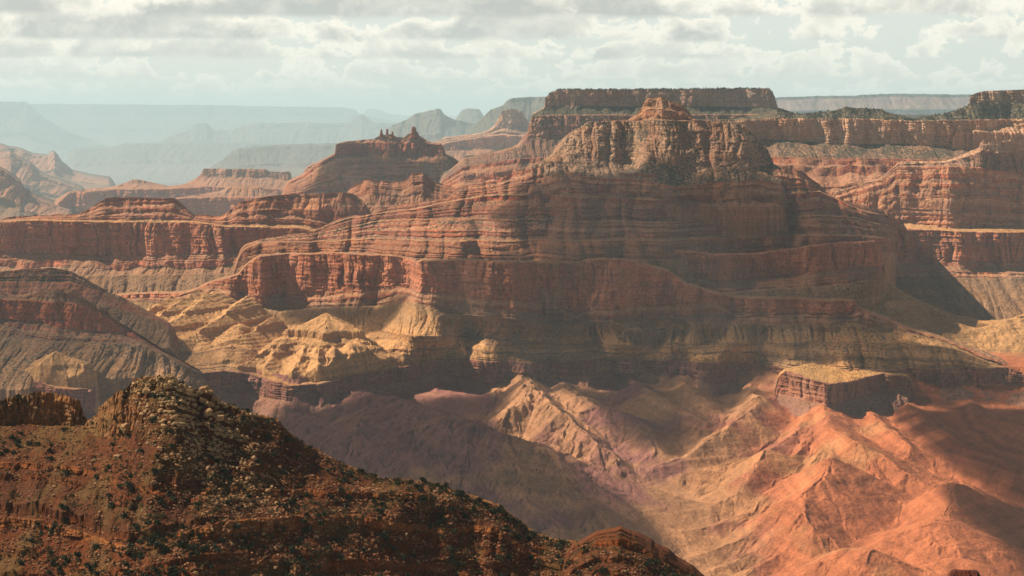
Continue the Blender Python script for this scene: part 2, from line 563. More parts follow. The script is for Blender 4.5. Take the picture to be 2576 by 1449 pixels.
far_ridge('plateau', 'farthest pale plateau rim along the horizon, level and fading into haze', 'plateau',
          [(-400, 262), (0, 262), (75, 261), (490, 264), (720, 268), (860, 270), (892, 275), (905, 287), (960, 300), (1100, 330)], 42000, 400, 11, cl=0.2)
far_ridge('ridge', 'low rounded ridge at the horizon behind the small pointed butte', 'ridge',
          [(870, 300), (890, 276), (905, 274), (940, 272), (960, 279), (980, 287), (1030, 291), (1300, 292), (1500, 300)], 52000, 340, 12, cl=0.2)
far_ridge('promontory', 'hazy stepped promontory at the left edge in front of the far plateau', 'promontory',
          [(-400, 250), (-200, 253), (0, 255), (66, 256), (76, 263), (100, 288), (130, 308), (165, 330), (250, 362), (330, 400)], 34000, 430, 13, cl=0.15)
far_ridge('butte', 'hazy ridge with a small round knob rising from its left shoulder', 'butte',
          [(250, 440), (330, 400), (400, 362), (412, 354), (426, 345), (480, 326), (487, 316), (496, 311), (520, 311), (528, 318), (536, 328), (580, 330), (610, 317), (650, 310), (770, 309), (859, 311), (880, 309), (897, 295), (911, 286), (922, 296), (942, 309), (985, 312), (1100, 330)], 30000, 450, 14)
far_ridge('mesa', 'low flat mesa, almost lost in haze above the valley floor', 'mesa',
          [(120, 460), (175, 390), (190, 378), (295, 373), (310, 365), (420, 362), (640, 362), (760, 364), (900, 366), (1000, 372)], 26000, 460, 15)
far_ridge('mesa', 'hazy blue mesa spur left of the two-horned butte', 'mesa',
          [(480, 445), (545, 420), (580, 391), (600, 378), (650, 372), (740, 367), (860, 364), (1000, 360), (1150, 372)], 21000, 470, 16)
far_ridge('butte', 'pale blue ridge with a saddle and a raised right peak behind the two-horned butte', 'butte',
          [(930, 350), (985, 316), (1024, 301), (1044, 286), (1062, 282), (1090, 277), (1100, 273), (1109, 274), (1117, 288), (1139, 300), (1189, 311), (1260, 320), (1400, 330)], 20500, 420, 17)
far_ridge('butte', 'small rounded hazy dome between the saddle ridge and the stepped promontory', 'butte',
          [(1100, 320), (1140, 296), (1154, 287), (1162, 277), (1176, 273), (1204, 274), (1213, 280), (1225, 288), (1260, 305)], 22500, 360, 18)
far_ridge('mesa', 'hazy stepped promontory ending against the big flat-topped mesa', 'mesa',
          [(1150, 330), (1209, 300), (1234, 276), (1266, 265), (1272, 256), (1284, 247), (1300, 245), (1371, 243), (1500, 243), (1900, 246)], 18500, 400, 19)
far_ridge('plateau', 'blue wooded plateau rim with a pale cliff band beyond the right saddle', 'plateau',
          [(1850, 246), (1947, 245), (2060, 241), (2157, 240), (2200, 237), (2237, 236), (2460, 238), (2700, 236), (3000, 238)], 19000, 330, 20, cols=((0.05, 0.055, 0.05), (0.2, 0.15, 0.125), (0.05, 0.055, 0.05)), cl=0.10)
far_ridge('ridge', 'dark low wooded ridge seen through the gap in the right wall', 'ridge',
          [(2200, 300), (2260, 290), (2330, 287), (2380, 290), (2420, 300)], 15000, 320, 21, cols=(WOOD, WOOD, HERMIT))

# pinkish butte in front of the stepped promontory
o = loft('butte', (1040, 1420), [
    L([(1040, 385), (1106, 357), (1114, 346), (1209, 335), (1231, 326), (1244, 314), (1256, 294), (1264, 278), (1289, 274), (1316, 282), (1321, 294), (1331, 310), (1380, 350), (1420, 380)], 28000),
    L([(1040, 386), (1114, 348), (1209, 337), (1236, 328), (1256, 318), (1275, 316), (1310, 318), (1340, 322), (1420, 382)], 27900),
    L([(1040, 390), (1106, 362), (1209, 346), (1256, 340), (1340, 345), (1420, 385)], 27600),
    L([(1040, 400), (1106, 380), (1209, 375), (1340, 378), (1420, 390)], 27520), L([(1040, 440), (1420, 440)], 26400)],
    [cliff(COCO, 12), ledges(3, SUPT, COCO, s=0.2), cliff(REDW, 8), slope(SUPT, s=0.2)], BACK, 31, step=1.6, k=2.80, sink=(40, 60))
tagset(o, 'pale pink cone-topped butte catching light left of the big mesa', 'butte', 'structure')

# hazy spurs at the left edge
for nm, lab, pts, D, base, sd in (
    ('butte', 'blue hazy ridge with a small sharp tooth at its right end', [(-300, 340), (0, 365), (20, 370), (55, 378), (82, 390), (120, 395), (130, 386), (137, 383), (146, 396), (155, 410), (180, 435), (225, 446), (330, 462)], 19000, 480, 41),
    ('ridge', 'grey rounded spur at the left edge, second from the front', [(-300, 340), (-60, 376), (0, 384), (26, 383), (40, 395), (80, 415), (100, 438), (140, 455), (185, 470), (260, 500)], 17500, 540, 42),
    ('ridge', 'lavender grey spur at the left edge sloping down to the pink mesa', [(-300, 350), (-60, 400), (0, 426), (25, 440), (50, 460), (60, 482), (100, 505), (145, 523), (230, 545)], 15200, 590, 43)):
    far_ridge(nm, lab, nm, pts, D, base, sd, cols=(HERMIT, SUPT, TALUS), step=2.0)

# ------------------------------------------------------------------ middle distance, left
o = loft('mesa', (90, 800), [
    L([(90, 600), (128, 545), (134, 520), (142, 500), (175, 481), (280, 470), (320, 458), (334, 452), (345, 451), (370, 457), (425, 468), (460, 465), (490, 452), (506, 438), (512, 424), (575, 425), (665, 425), (680, 432), (730, 432), (736, 452), (800, 470)], 25600),
    L([(90, 601), (140, 502), (280, 474), (345, 462), (425, 470), (490, 458), (512, 447), (665, 448), (732, 456), (800, 472)], 25520),
    L([(90, 602), (134, 523), (175, 485), (280, 478), (425, 476), (520, 470), (732, 478), (800, 482)], 25000),
    L([(90, 610), (200, 545), (425, 545), (732, 545), (800, 548)], 24920), L([(90, 640), (800, 640)], 24000)],
    [cliff(SUPT, 8, s=0.2), slope(SUPT, s=0.4), cliff(REDW, 9), slope(TALUS, s=0.2)], RBACK, 51, step=1.6, k=2.40, sink=(30, 60))
tagset(o, 'long hazy pink mesa with a flat caprock block on its right half', 'mesa', 'structure')

o = loft('mesa', (400, 760), [
    L([(400, 520), (445, 497), (500, 490), (550, 482), (580, 467), (650, 467), (680, 485), (760, 500)], 21060),
    L([(400, 521), (445, 498), (550, 485), (580, 474), (650, 474), (680, 487), (760, 501)], 20988),
    L([(400, 523), (445, 500), (550, 497), (680, 498), (760, 505)], 20736),
    L([(400, 560), (760, 560)], 20664), L([(400, 620), (760, 620)], 20160)],
    [cliff(SUPT, 6, s=0.2), slope(SUPT, s=0.4), cliff(REDW, 9), slope(TALUS)], RBACK, 52, step=1.6, k=2.16, sink=(40, 60))
tagset(o, 'smaller pink spur mesa in front of the caprock block', 'mesa', 'structure')

# the two-horned butte
angels = loft('butte', (680, 1230), [
    L([(680, 480), (745, 452), (764, 440), (768, 428), (776, 420), (800, 410), (842, 388), (845, 363), (870, 356), (940, 350), (957, 340), (985, 338), (1000, 345), (1015, 346), (1028, 337), (1045, 333), (1060, 345), (1082, 358), (1108, 361), (1117, 374), (1122, 390), (1155, 408), (1230, 440)], 14850),
    L([(680, 481), (764, 441), (800, 411), (842, 389), (850, 362), (940, 359), (1000, 360), (1080, 362), (1110, 365), (1122, 391), (1155, 409), (1230, 441)], 14796),
    L([(680, 482), (764, 446), (800, 414), (845, 390), (900, 384), (1000, 384), (1115, 384), (1155, 412), (1230, 442)], 14756),
    L([(680, 500), (900, 500), (1155, 500), (1230, 510)], 14310)],
    [slope(HERMIT, s=0.4, g=0.4), cliff(SUPR, 10), ledges(9, SUPR, SUPT, s=0.35)], BACK, 53, step=1.6, k=1.55, sink=(50, 60))
tagset(angels, 'dark red butte crowned by two rocky horns, in front of the hazy far ridges', 'butte', 'structure')


def spire(parent, px, py, D, w, h, seed, col=SUPR):
    """a weathered rock pillar: stacked uneven courses"""
    rs = np.random.RandomState(seed)
    x, y, z = [float(v) for v in P(px, py, D)]
    nr, na = 14, 14
    a = np.linspace(0, 2 * math.pi, na, endpoint=False)
    X, Y, Z = [], [], []
    for r in range(nr + 1):
        t = r / nr
        rad = w * (1.5 - 1.0 * t) * (0.85 + 0.3 * rs.rand()) * (1.0 if t < 0.98 else 0.4)
        rr = rad * (1 + 0.25 * pn(a * 1.2, t * 4 + 0 * a, seed))
        X.append(x + rr * np.cos(a) + 0.15 * w * math.sin(t * 3 + seed)); Y.append(y + rr * np.sin(a)); Z.append(np.full(na, z - 0.35 * h + 1.35 * h * t))
    X, Y, Z = [np.array(v) for v in (X, Y, Z)]
    X, Y, Z = [np.concatenate([v, v[:, :1]], 1) for v in (X, Y, Z)]
    X = np.concatenate([X, np.full((1, na + 1), X[-1].mean())]); Y = np.concatenate([Y, np.full((1, na + 1), Y[-1].mean())]); Z = np.concatenate([Z, Z[-1:]])
    C = np.zeros(X.shape + (4,)); C[..., :3] = col
    o = grid_mesh('rock_spire', X[::-1], Y[::-1], Z[::-1], C[::-1], ROCK)
    o.parent = parent
    return o


spire(angels, 960, 340, 14850, 12, 46, 3)
spire(angels, 974, 340, 14864, 11, 51, 4)
spire(angels, 987, 342, 14850, 9, 35, 5)
spire(angels, 1040, 340, 14850, 23, 68, 6)
spire(angels, 1048, 343, 14864, 14, 38, 7)

o = loft('ridge', (840, 1240), [
    L([(840, 500), (889, 471), (919, 452), (960, 456), (1009, 459), (1025, 450), (1038, 436), (1064, 434), (1078, 447), (1094, 459), (1144, 472), (1240, 500)], 10300),
    L([(840, 520), (1240, 520)], 10050), L([(840, 580), (1240, 580)], 9800)],
    [ledges(6, SUPR, SUPT, s=0.3), slope(SUPT, s=0.3)], RBACK, 54, step=1.6, sink=(40, 80))
tagset(o, 'dark red ridge with a small cone between the two-horned butte and the great temple', 'ridge', 'structure')

# long red-walled mesa on the left
rim3 = [(-200, 562), (0, 558), (100, 555), (290, 560), (440, 560), (490, 560), (575, 571), (750, 574), (830, 590), (980, 600)]
o = loft('mesa', (-650, 980), [
    L([(-200, 560), (0, 554), (20, 546), (100, 542), (195, 538), (225, 525), (268, 498), (330, 496), (440, 501), (458, 514), (490, 542), (500, 540), (550, 545), (585, 530), (600, 509), (680, 492), (800, 487), (860, 486), (980, 495)], 10000),
    L([(-200, 561), (0, 555), (100, 544), (195, 541), (260, 510), (330, 506), (440, 508), (490, 544), (550, 547), (600, 516), (680, 504), (860, 500), (980, 510)], 9985),
    L(off(rim3, -3), 9850), L(rim3, 9780),
    L([(-200, 640), (0, 636), (290, 645), (425, 642), (585, 636), (700, 630), (980, 640)], [(-200, 9760), (270, 9790), (300, 9740), (560, 9700), (590, 9780), (980, 9760)]),
    L([(-200, 700), (0, 690), (290, 694), (600, 690), (980, 690)], 9560),
    L([(-200, 860), (980, 860)], 9000)],
    [ledges(2, SUPR, SUPT, s=0.3), ledges(6, SUPR, SUPT, s=0.4), flat(TONTO, s=0.5), cliff(REDW, 16), ledges(5, REDW2, MUAV, s=0.2), slope(TALUS, s=0.25, g=1.3)],
    RBACK, 55, step=1.6, plan=(45.0, 420.0), sink=(0, 100))
tagset(o, 'long mesa with a sheer red wall and a flat-topped cap, left of the great temple', 'mesa', 'structure')

# ------------------------------------------------------------------ the big flat-topped mesa and the right wall
o = loft('mesa', (1080, 2060), [
    L([(1080, 470), (1099, 446), (1149, 423), (1163, 413), (1166, 397), (1209, 392), (1244, 381), (1284, 371), (1299, 365), (1311, 355), (1326, 331), (1334, 311), (1337, 288), (1369, 270), (1371, 246), (1389, 231), (1404, 225), (1600, 224), (1800, 223), (1935, 222), (1944, 232), (1957, 270), (1997, 284), (2060, 292)], 13335),
    L([(1080, 471), (1149, 424), (1166, 398), (1244, 382), (1299, 366), (1326, 332), (1337, 290), (1369, 272), (1400, 268), (1600, 269), (1700, 268), (1960, 272), (2000, 286), (2060, 294)], 13297),
    L([(1080, 472), (1166, 399), (1244, 383), (1299, 367), (1326, 334), (1337, 293), (1380, 290), (1600, 290), (1960, 288), (2060, 298)], 13183),
    L([(1080, 474), (1166, 401), (1244, 386), (1299, 372), (1326, 350), (1400, 348), (1600, 348), (2060, 350)], 13119),
    L([(1080, 476), (1166, 420), (1300, 400), (1400, 395), (2060, 400)], 12890),
    L([(1080, 540), (2060, 540)], 12192)],
    [cliff((0.33, 0.22, 0.155), 5, s=0.35, top=WOOD), slope((0.13, 0.11, 0.07), s=0.9, g=0.6), cliff((0.29, 0.165, 0.11), 9), slope((0.22, 0.13, 0.09), s=0.6), ledges(7, SUPR, SUPT, s=0.3)], BACK, 61, step=1.6, plan=(30.0, 350.0), k=1.2, sink=(40, 60))
tagset(o, 'huge flat-topped mesa with a wooded slope under its rim, highest on the skyline', 'mesa', 'structure')
WOTAN = o

o = loft('canyon_wall', (1640, 2800), [
    L([(1840, 300), (1900, 290), (1957, 273), (1997, 285), (2022, 286), (2060, 282), (2107, 277), (2120, 272), (2132, 269), (2150, 271), (2217, 275), (2237, 285), (2272, 291), (2292, 300), (2310, 296), (2342, 292), (2392, 282), (2434, 266), (2440, 258), (2800, 258)], 10900),
    L([(1840, 302), (1957, 298), (2200, 300), (2300, 304), (2576, 300), (2800, 300)], 10780),
    L([(1840, 350), (1960, 352), (2050, 358), (2130, 365), (2260, 362), (2330, 365), (2400, 372), (2500, 370), (2800, 370)], [(1840, 10750), (2040, 10780), (2080, 10700), (2120, 10720), (2300, 10760), (2800, 10700)]),
    L([(1840, 398), (2000, 396), (2100, 398), (2300, 402), (2800, 405)], 10450),
    L([(1840, 560), (2270, 565), (2400, 572), (2800, 575)], 9650),
    L([(1840, 578), (2270, 578), (2400, 582), (2576, 586), (2800, 590)], 9450),
    L([(1840, 650), (2220, 650), (2300, 656), (2576, 660), (2800, 662)], [(1840, 9430), (2300, 9430), (2420, 9380), (2480, 9450), (2800, 9400)]),
    L([(1840, 700), (2250, 706), (2400, 700), (2800, 700)], 9250),
    L([(1840, 850), (2800, 850)], 8700)],
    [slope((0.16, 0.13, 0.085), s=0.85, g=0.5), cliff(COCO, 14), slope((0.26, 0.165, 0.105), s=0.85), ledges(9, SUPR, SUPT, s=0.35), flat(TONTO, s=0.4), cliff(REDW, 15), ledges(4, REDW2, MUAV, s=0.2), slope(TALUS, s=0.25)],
    BACK, 62, step=1.6, plan=(60.0, 420.0), sink=(50, 0))
tagset(o, 'banded canyon wall with a long pale cliff running off the right edge', 'cliff', 'structure')
RIGHTWALL = o

o = loft('mesa', (2380, 2800), [
    L([(2380, 290), (2430, 268), (2438, 262), (2440, 241), (2452, 236), (2467, 230), (2500, 228), (2576, 225), (2800, 222)], 11050),
    L([(2380, 291), (2430, 270), (2440, 264), (2470, 263), (2576, 265), (2800, 265)], 11020),
    L([(2380, 310), (2800, 300)], 10860), L([(2380, 330), (2800, 340)], 10700)],
    [cliff(KAIBAB, 12, s=0.2, top=WOOD), slope((0.14, 0.12, 0.08), s=0.85), slope(COCO)], BACK, 63, step=1.6, plan=(30.0, 300.0), sink=(30, 0))
tagset(o, 'flat-topped mesa block cut off by the upper right edge', 'mesa', 'structure')

o = loft('ridge', (2050, 2800), [
    L([(2050, 500), (2100, 480), (2167, 465), (2217, 446), (2242, 426), (2258, 408), (2300, 406), (2382, 404), (2420, 390), (2440, 381), (2462, 372), (2466, 360), (2473, 353), (2486, 358), (2517, 355), (2545, 350), (2576, 345), (2800, 320)], [(2050, 10000), (2300, 9900), (2480, 9800), (2800, 10100)]),
    L([(2050, 502), (2217, 449), (2258, 413), (2382, 409), (2440, 392), (2475, 378), (2520, 388), (2576, 378), (2800, 360)], [(2050, 9990), (2300, 9880), (2480, 9770), (2800, 10060)]),
    L([(2050, 504), (2217, 452), (2258, 420), (2382, 420), (2440, 420), (2576, 440), (2800, 430)], [(2050, 9980), (2300, 9820), (2440, 9700), (2520, 9760), (2800, 9950)]),
    L([(2050, 578), (2270, 572), (2400, 576), (2800, 582)], [(2050, 9800), (2270, 9740), (2420, 9580), (2500, 9620), (2800, 9660)])],
    [cliff(COCO, 8), slope(HERMIT, s=0.4), ledges(8, (0.40, 0.17, 0.10), (0.46, 0.26, 0.16), s=0.35)], RBACK, 64, step=1.6, plan=(40.0, 300.0), sink=(60, 0))
tagset(o, 'sunlit red stepped spur below the pale cliff at the right edge', 'ridge', 'structure')

def forest(src, N, rows, count, seed, keep):
    """small dark conifers on a wooded slope of a far mesa, too many to count"""
    rs = np.random.RandomState(seed)
    me = src.data
    co = np.empty(len(me.vertices) * 3, np.float32)
    me.vertices.foreach_get('co', co)
    co = co.reshape(-1, N, 3).astype(float)[rows[0]:rows[1]].reshape(-1, 3)
    px = co[:, 0] / co[:, 1] * F + CX
    co = co[keep(px)]
    w = np.clip(fbm(co[:, 0] / 60.0, co[:, 2] / 40.0, seed, 3) + 0.5, 0.05, 2)
    p = co[rs.choice(len(co), count, p=w / w.sum())]
    h = rs.uniform(4, 10, count)[:, None]
    ring = np.array([(math.cos(a), math.sin(a)) for a in (0.3, 1.55, 2.8, 4.05, 5.3)])
    V = []
    for zz, rr in ((-0.2, 0.20), (0.35, 0.30), (0.75, 0.16)):
        q = p[:, None, :] + np.concatenate([ring[None] * rr * h[:, :, None] * rs.uniform(0.7, 1.3, (count, 5, 1)), np.full((count, 5, 1), zz) * h[:, :, None]], 2)
        V.append(q)
    V.append(np.repeat(p[:, None, :] + np.array([0, 0, 1.05]) * h[:, :, None], 5, 1))
    V = np.stack(V, 1).reshape(count, 20, 3)
    fq = np.array([[r * 5 + i, r * 5 + (i + 1) % 5, (r + 1) * 5 + (i + 1) % 5, (r + 1) * 5 + i] for r in range(3) for i in range(5)])
    Q = (fq[None] + (np.arange(count) * 20)[:, None, None]).reshape(-1, 4)
    c = np.ones((count, 20, 4)); c[..., :3] = np.array((0.035, 0.036, 0.02)) * rs.uniform(0.6, 1.5, (count, 1, 1)); c[..., 3] = 0
    o = mesh_from('forest', V.reshape(-1, 3), Q, c.reshape(-1, 4), ROCK)
    return o


nW = len(np.arange(1080, 2060 + 1.6, 1.6))
tagset(forest(WOTAN, nW, (2, 4), 900, 5, lambda p: (p > 1380) & (p < 1950)), 'dark conifers along the rim of the big flat mesa', 'forest', 'stuff')
tagset(forest(WOTAN, nW, (30, 46), 1500, 6, lambda p: (p > 1340) & (p < 2010)), 'dark conifers on the slope under the rim of the big flat mesa', 'forest', 'stuff')
nR = len(np.arange(1640, 2800 + 1.6, 1.6))
tagset(forest(RIGHTWALL, nR, (2, 18), 1500, 7, lambda p: (p > 1950) & (p < 2700)), 'dark conifers along the top of the right canyon wall', 'forest', 'stuff')

# ------------------------------------------------------------------ the great temple
temple_rim = [(1290, 440), (1364, 404), (1389, 387), (1399, 367), (1419, 345), (1459, 320), (1479, 307), (1586, 303), (1700, 304), (1752, 303), (1817, 305), (1862, 310), (1882, 326), (1907, 350), (1932, 377), (1947, 414), (2000, 440)]
o = loft('butte', (1290, 2000), [
    L([(1290, 441), (1364, 405), (1389, 388), (1399, 368), (1419, 346), (1459, 321), (1479, 308), (1580, 301), (1604, 287), (1616, 268), (1625, 250), (1639, 245), (1664, 242), (1679, 254), (1700, 258), (1717, 262), (1727, 272), (1742, 294), (1752, 302), (1817, 306), (1862, 311), (1882, 327), (1907, 351), (1932, 378), (1947, 415), (2000, 441)], 8950),
    L(temple_rim, [(1290, 8850), (1600, 8880), (1680, 8760), (1720, 8800), (1800, 8860), (2000, 8850)]),
    L([(1290, 446), (1364, 406), (1420, 408), (1500, 407), (1600, 412), (1700, 416), (1800, 418), (1900, 417), (1947, 417), (2000, 446)], [(1290, 8780), (1420, 8660), (1500, 8690), (1580, 8710), (1630, 8580), (1700, 8570), (1760, 8650), (1860, 8640), (1930, 8760), (2000, 8800)]),
    L([(1290, 470), (1400, 440), (1500, 448), (1600, 452), (1700, 470), (1800, 462), (1900, 452), (2000, 470)], [(1290, 8600), (1500, 8520), (1660, 8400), (1800, 8480), (2000, 8600)]),
    L([(1290, 520), (2000, 520)], 8350)],
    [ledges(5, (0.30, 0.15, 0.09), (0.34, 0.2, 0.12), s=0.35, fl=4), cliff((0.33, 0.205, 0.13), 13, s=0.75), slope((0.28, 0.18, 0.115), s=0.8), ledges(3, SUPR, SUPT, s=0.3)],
    [(120, -8), (400, -300)], 71, step=1.5, plan=(38.0, 260.0), sink=(50, 40), rough=15.0)
tagset(o, 'great stepped temple with a small pyramid cap on a pale buff cliff, centre right', 'butte', 'structure')

def bench(l, dy=2.5, dd=95):
    """outer edge of a flat bench whose inner edge is the line l"""
    xs = np.arange(560, 2421, 30.0)
    w = dd * np.clip(0.45 + 1.1 * fbm(xs / 260.0, 0 * xs, l['y'][1][1], 3), 0.06, 1.3)
    return L(off(l['y'], dy), list(zip(xs, curve_s(l['d'], xs) - w)))


BENCH = flat((0.36, 0.21, 0.12), s=0.5, n=4)
TL = [
    L([(560, 640), (655, 606), (720, 598), (770, 590), (800, 580), (859, 551), (944, 542), (954, 530), (1049, 511), (1124, 500), (1134, 490), (1159, 475), (1184, 465), (1249, 455), (1294, 431), (1359, 420), (1440, 432), (1600, 436), (1800, 440), (1947, 424), (2017, 430), (2037, 445), (2062, 465), (2087, 492), (2152, 510), (2217, 528), (2242, 541), (2267, 565), (2420, 620)],
      [(560, 8850), (800, 8700), (1134, 8680), (1359, 8700), (1660, 8520), (1947, 8700), (2100, 8800), (2232, 8820), (2268, 9650), (2420, 9700)]),
    L([(560, 642), (655, 608), (800, 584), (859, 556), (954, 540), (1049, 525), (1134, 505), (1250, 490), (1360, 490), (1600, 500), (1800, 505), (1950, 490), (2062, 480), (2152, 520), (2242, 548), (2420, 624)],
      [(560, 8800), (800, 8650), (1134, 8580), (1360, 8480), (1560, 8380), (1800, 8400), (1950, 8520), (2100, 8720), (2232, 8750), (2268, 9650), (2420, 9700)]),
    L([(560, 645), (655, 610), (800, 592), (954, 560), (1049, 552), (1134, 550), (1300, 552), (1600, 560), (1900, 556), (2062, 540), (2152, 545), (2242, 570), (2420, 628)],
      [(560, 8750), (800, 8560), (1134, 8360), (1300, 8240), (1560, 8200), (1700, 8300), (1900, 8350), (2100, 8500), (2232, 8700), (2268, 9650), (2420, 9700)]),
    L([(560, 650), (655, 614), (700, 612), (800, 612), (954, 604), (1134, 606), (1300, 604), (1600, 606), (1900, 600), (2062, 590), (2200, 592), (2242, 600), (2420, 640)],
      [(560, 8680), (800, 8460), (1000, 8240), (1100, 8080), (1180, 8000), (1300, 8050), (1600, 7980), (1750, 8150), (2000, 8250), (2200, 8350), (2232, 8400), (2268, 9650), (2420, 9700)]),
    L([(560, 665), (655, 645), (870, 641), (1040, 654), (1300, 660), (1570, 657), (1700, 655), (1850, 650), (2040, 640), (2200, 625), (2420, 680)],
      [(560, 8600), (655, 8480), (860, 8280), (1040, 7980), (1300, 7800), (1600, 7800), (1850, 8100), (2200, 8250), (2232, 8300), (2268, 9650), (2420, 9700)]),
    L([(560, 760), (2420, 760)], [(560, 8560), (655, 8450), (860, 8250), (1040, 7950), (1300, 7770), (1600, 7790), (2200, 8200), (2232, 8250), (2268, 9650), (2420, 9700)])]
o = loft('canyon_slope', (560, 2285), [TL[0], TL[1], bench(TL[1]), TL[2], bench(TL[2]), TL[3], bench(TL[3])] + TL[4:],
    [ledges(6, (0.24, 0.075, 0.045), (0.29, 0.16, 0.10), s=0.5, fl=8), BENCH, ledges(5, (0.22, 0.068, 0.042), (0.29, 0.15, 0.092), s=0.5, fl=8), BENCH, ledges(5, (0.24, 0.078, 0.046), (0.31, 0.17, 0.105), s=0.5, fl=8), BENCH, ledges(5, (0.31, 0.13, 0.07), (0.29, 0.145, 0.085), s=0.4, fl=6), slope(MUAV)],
    [(60, -30), (300, -160), (700, -500)], 72, step=1.5, plan=(140.0, 520.0), sink=(60, 0))
tagset(o, 'broad dark red stepped slopes of the great temple, many thin ledges', 'slope', 'structure')

# second red wall, behind right
o = loft('cliff', (1520, 2262), [
    L([(1520, 640), (1575, 626), (1640, 622), (1800, 640), (1900, 640), (2010, 626), (2040, 620), (2120, 612), (2200, 609), (2214, 622), (2330, 624)], [(1520, 7950), (1640, 8000), (1800, 8000), (1850, 8070), (2010, 8050), (2040, 7980), (2210, 8080), (2250, 9600), (2330, 9650)]),
    L([(1520, 690), (1640, 690), (1700, 685), (1800, 706), (1900, 700), (2040, 690), (2060, 682), (2216, 668), (2330, 668)], [(1520, 7940), (1640, 7980), (1800, 7970), (1850, 8060), (2010, 8030), (2040, 7960), (2210, 8060), (2250, 9600), (2330, 9650)]),
    L([(1520, 720), (1800, 740), (2040, 725), (2100, 720), (2216, 702), (2330, 705)], [(1520, 7880), (2150, 7900), (2215, 7960), (2255, 9500), (2330, 9600)]),
    L([(1520, 830), (1900, 840), (2060, 830), (2150, 790), (2330, 790)], [(1520, 7560), (2050, 7600), (2150, 7800), (2225, 8050), (2262, 9300), (2330, 9500)])],
    [cliff(REDW, 15), ledges(4, REDW2, MUAV, s=0.15), slope(TALUS, s=0.4, g=0.5)], [(70, 1), (160, -20), (600, -300)], 73, step=1.5, plan=(28.0, 260.0), sink=(60, 0))
tagset(o, 'upper red cliff band behind the central promontory, ending in a corner on the right', 'cliff', 'structure')

# central red wall with the tan bench and the brown wall of the inner gorge below it
rimB = [(-300, 800), (180, 800), (250, 765), (290, 747), (330, 742), (430, 742), (470, 738), (500, 728), (520, 716), (560, 703), (600, 690), (618, 668), (640, 652), (655, 646), (700, 641), (870, 640), (985, 645), (1035, 655), (1048, 662), (1062, 658), (1180, 655), (1290, 658), (1420, 665), (1500, 655), (1570, 655), (1620, 665), (1680, 685), (1730, 715), (1800, 738), (1850, 751), (1900, 754), (2000, 757), (2148, 760), (2160, 778), (2190, 792), (2250, 816), (2290, 832), (2400, 866), (2500, 905), (2545, 928), (2620, 945), (2800, 970)]
rimBd = [(-300, 8000), (180, 8500), (430, 8400), (500, 8480), (600, 8480), (655, 8330), (690, 8400), (760, 8330), (860, 8160), (980, 7990), (1030, 7900), (1046, 7740), (1062, 7690), (1120, 7680), (1200, 7620), (1290, 7540), (1312, 7700), (1400, 7800), (1440, 7760), (1480, 7680), (1570, 7640), (1680, 7650), (1800, 7720), (1900, 7680), (2148, 7620), (2250, 7650), (2400, 7500), (2545, 7300), (2800, 7200)]
footB = [(-300, 802), (180, 802), (290, 750), (330, 752), (430, 750), (520, 722), (580, 712), (615, 742), (700, 741), (840, 735), (1000, 722), (1035, 730), (1050, 741), (1200, 742), (1290, 746), (1400, 764), (1450, 790), (1500, 776), (1570, 771), (1700, 764), (1800, 757), (1850, 790), (2000, 788), (2148, 790), (2160, 782), (2250, 818), (2400, 868), (2545, 930), (2800, 972)]
footBd = [(a, b - 18) for a, b in rimBd]
ledB = [(-300, 806), (180, 805), (290, 756), (330, 760), (430, 770), (520, 750), (600, 765), (700, 782), (840, 775), (960, 772), (1048, 762), (1130, 790), (1290, 800), (1400, 815), (1450, 818), (1500, 812), (1570, 812), (1700, 815), (1850, 815), (2000, 820), (2148, 815), (2200, 825), (2290, 840), (2400, 871), (2545, 933), (2800, 975)]
ledBd = [(-300, 7900), (180, 8450), (430, 8280), (520, 8350), (600, 8330), (700, 8280), (840, 8110), (980, 7930), (1048, 7640), (1130, 7620), (1290, 7490), (1400, 7730), (1500, 7600), (1700, 7570), (1850, 7560), (2148, 7530), (2250, 7600), (2400, 7480), (2545, 7290), (2800, 7190)]
midB = [(-300, 850), (180, 850), (300, 840), (360, 852), (430, 842), (520, 830), (600, 822), (700, 850), (780, 850), (850, 855), (930, 835), (1000, 845), (1048, 850), (1130, 850), (1200, 850), (1290, 860), (1400, 870), (1500, 868), (1600, 872), (1700, 868), (1850, 866), (2000, 868), (2148, 862), (2250, 868), (2400, 882), (2545, 936), (2800, 980)]
midBd = [(-300, 7500), (180, 8000), (300, 7950), (430, 7800), (520, 7720), (600, 7660), (660, 7760), (740, 7620), (850, 7740), (900, 7820), (950, 7680), (1000, 7480), (1048, 7340), (1092, 7350), (1132, 7460), (1180, 7680), (1250, 7540), (1320, 7640), (1400, 7540), (1480, 7600), (1560, 7470), (1640, 7560), (1700, 7440), (1780, 7520), (1850, 7400), (1940, 7480), (2000, 7380), (2080, 7450), (2148, 7350), (2250, 7400), (2400, 7350), (2545, 7270), (2800, 7170)]
tapB = [(-300, 1000), (-100, 995), (40, 985), (90, 968), (150, 982), (235, 985), (250, 960), (300, 950), (450, 942), (560, 936), (640, 948), (730, 975), (800, 970), (880, 950), (960, 938), (1000, 926), (1080, 915), (1150, 905), (1250, 910), (1400, 912), (1550, 910), (1700, 910), (1850, 913), (1960, 928), (2060, 940), (2150, 930), (2250, 934), (2400, 930), (2530, 927), (2576, 940), (2800, 985)]
tapBd = [(-300, 6150), (40, 6230), (90, 6150), (160, 6120), (235, 6200), (260, 6500), (300, 6650), (450, 6900), (560, 7000), (640, 7060), (730, 6900), (800, 6930), (880, 7100), (960, 7220), (1000, 7330), (1080, 7390), (1150, 7440), (1200, 7430), (1260, 7450), (1400, 7440), (1480, 7370), (1550, 7460), (1700, 7440), (1780, 7350), (1850, 7430), (1960, 7300), (2060, 7200), (2250, 7240), (2400, 7260), (2576, 7200), (2800, 7000)]
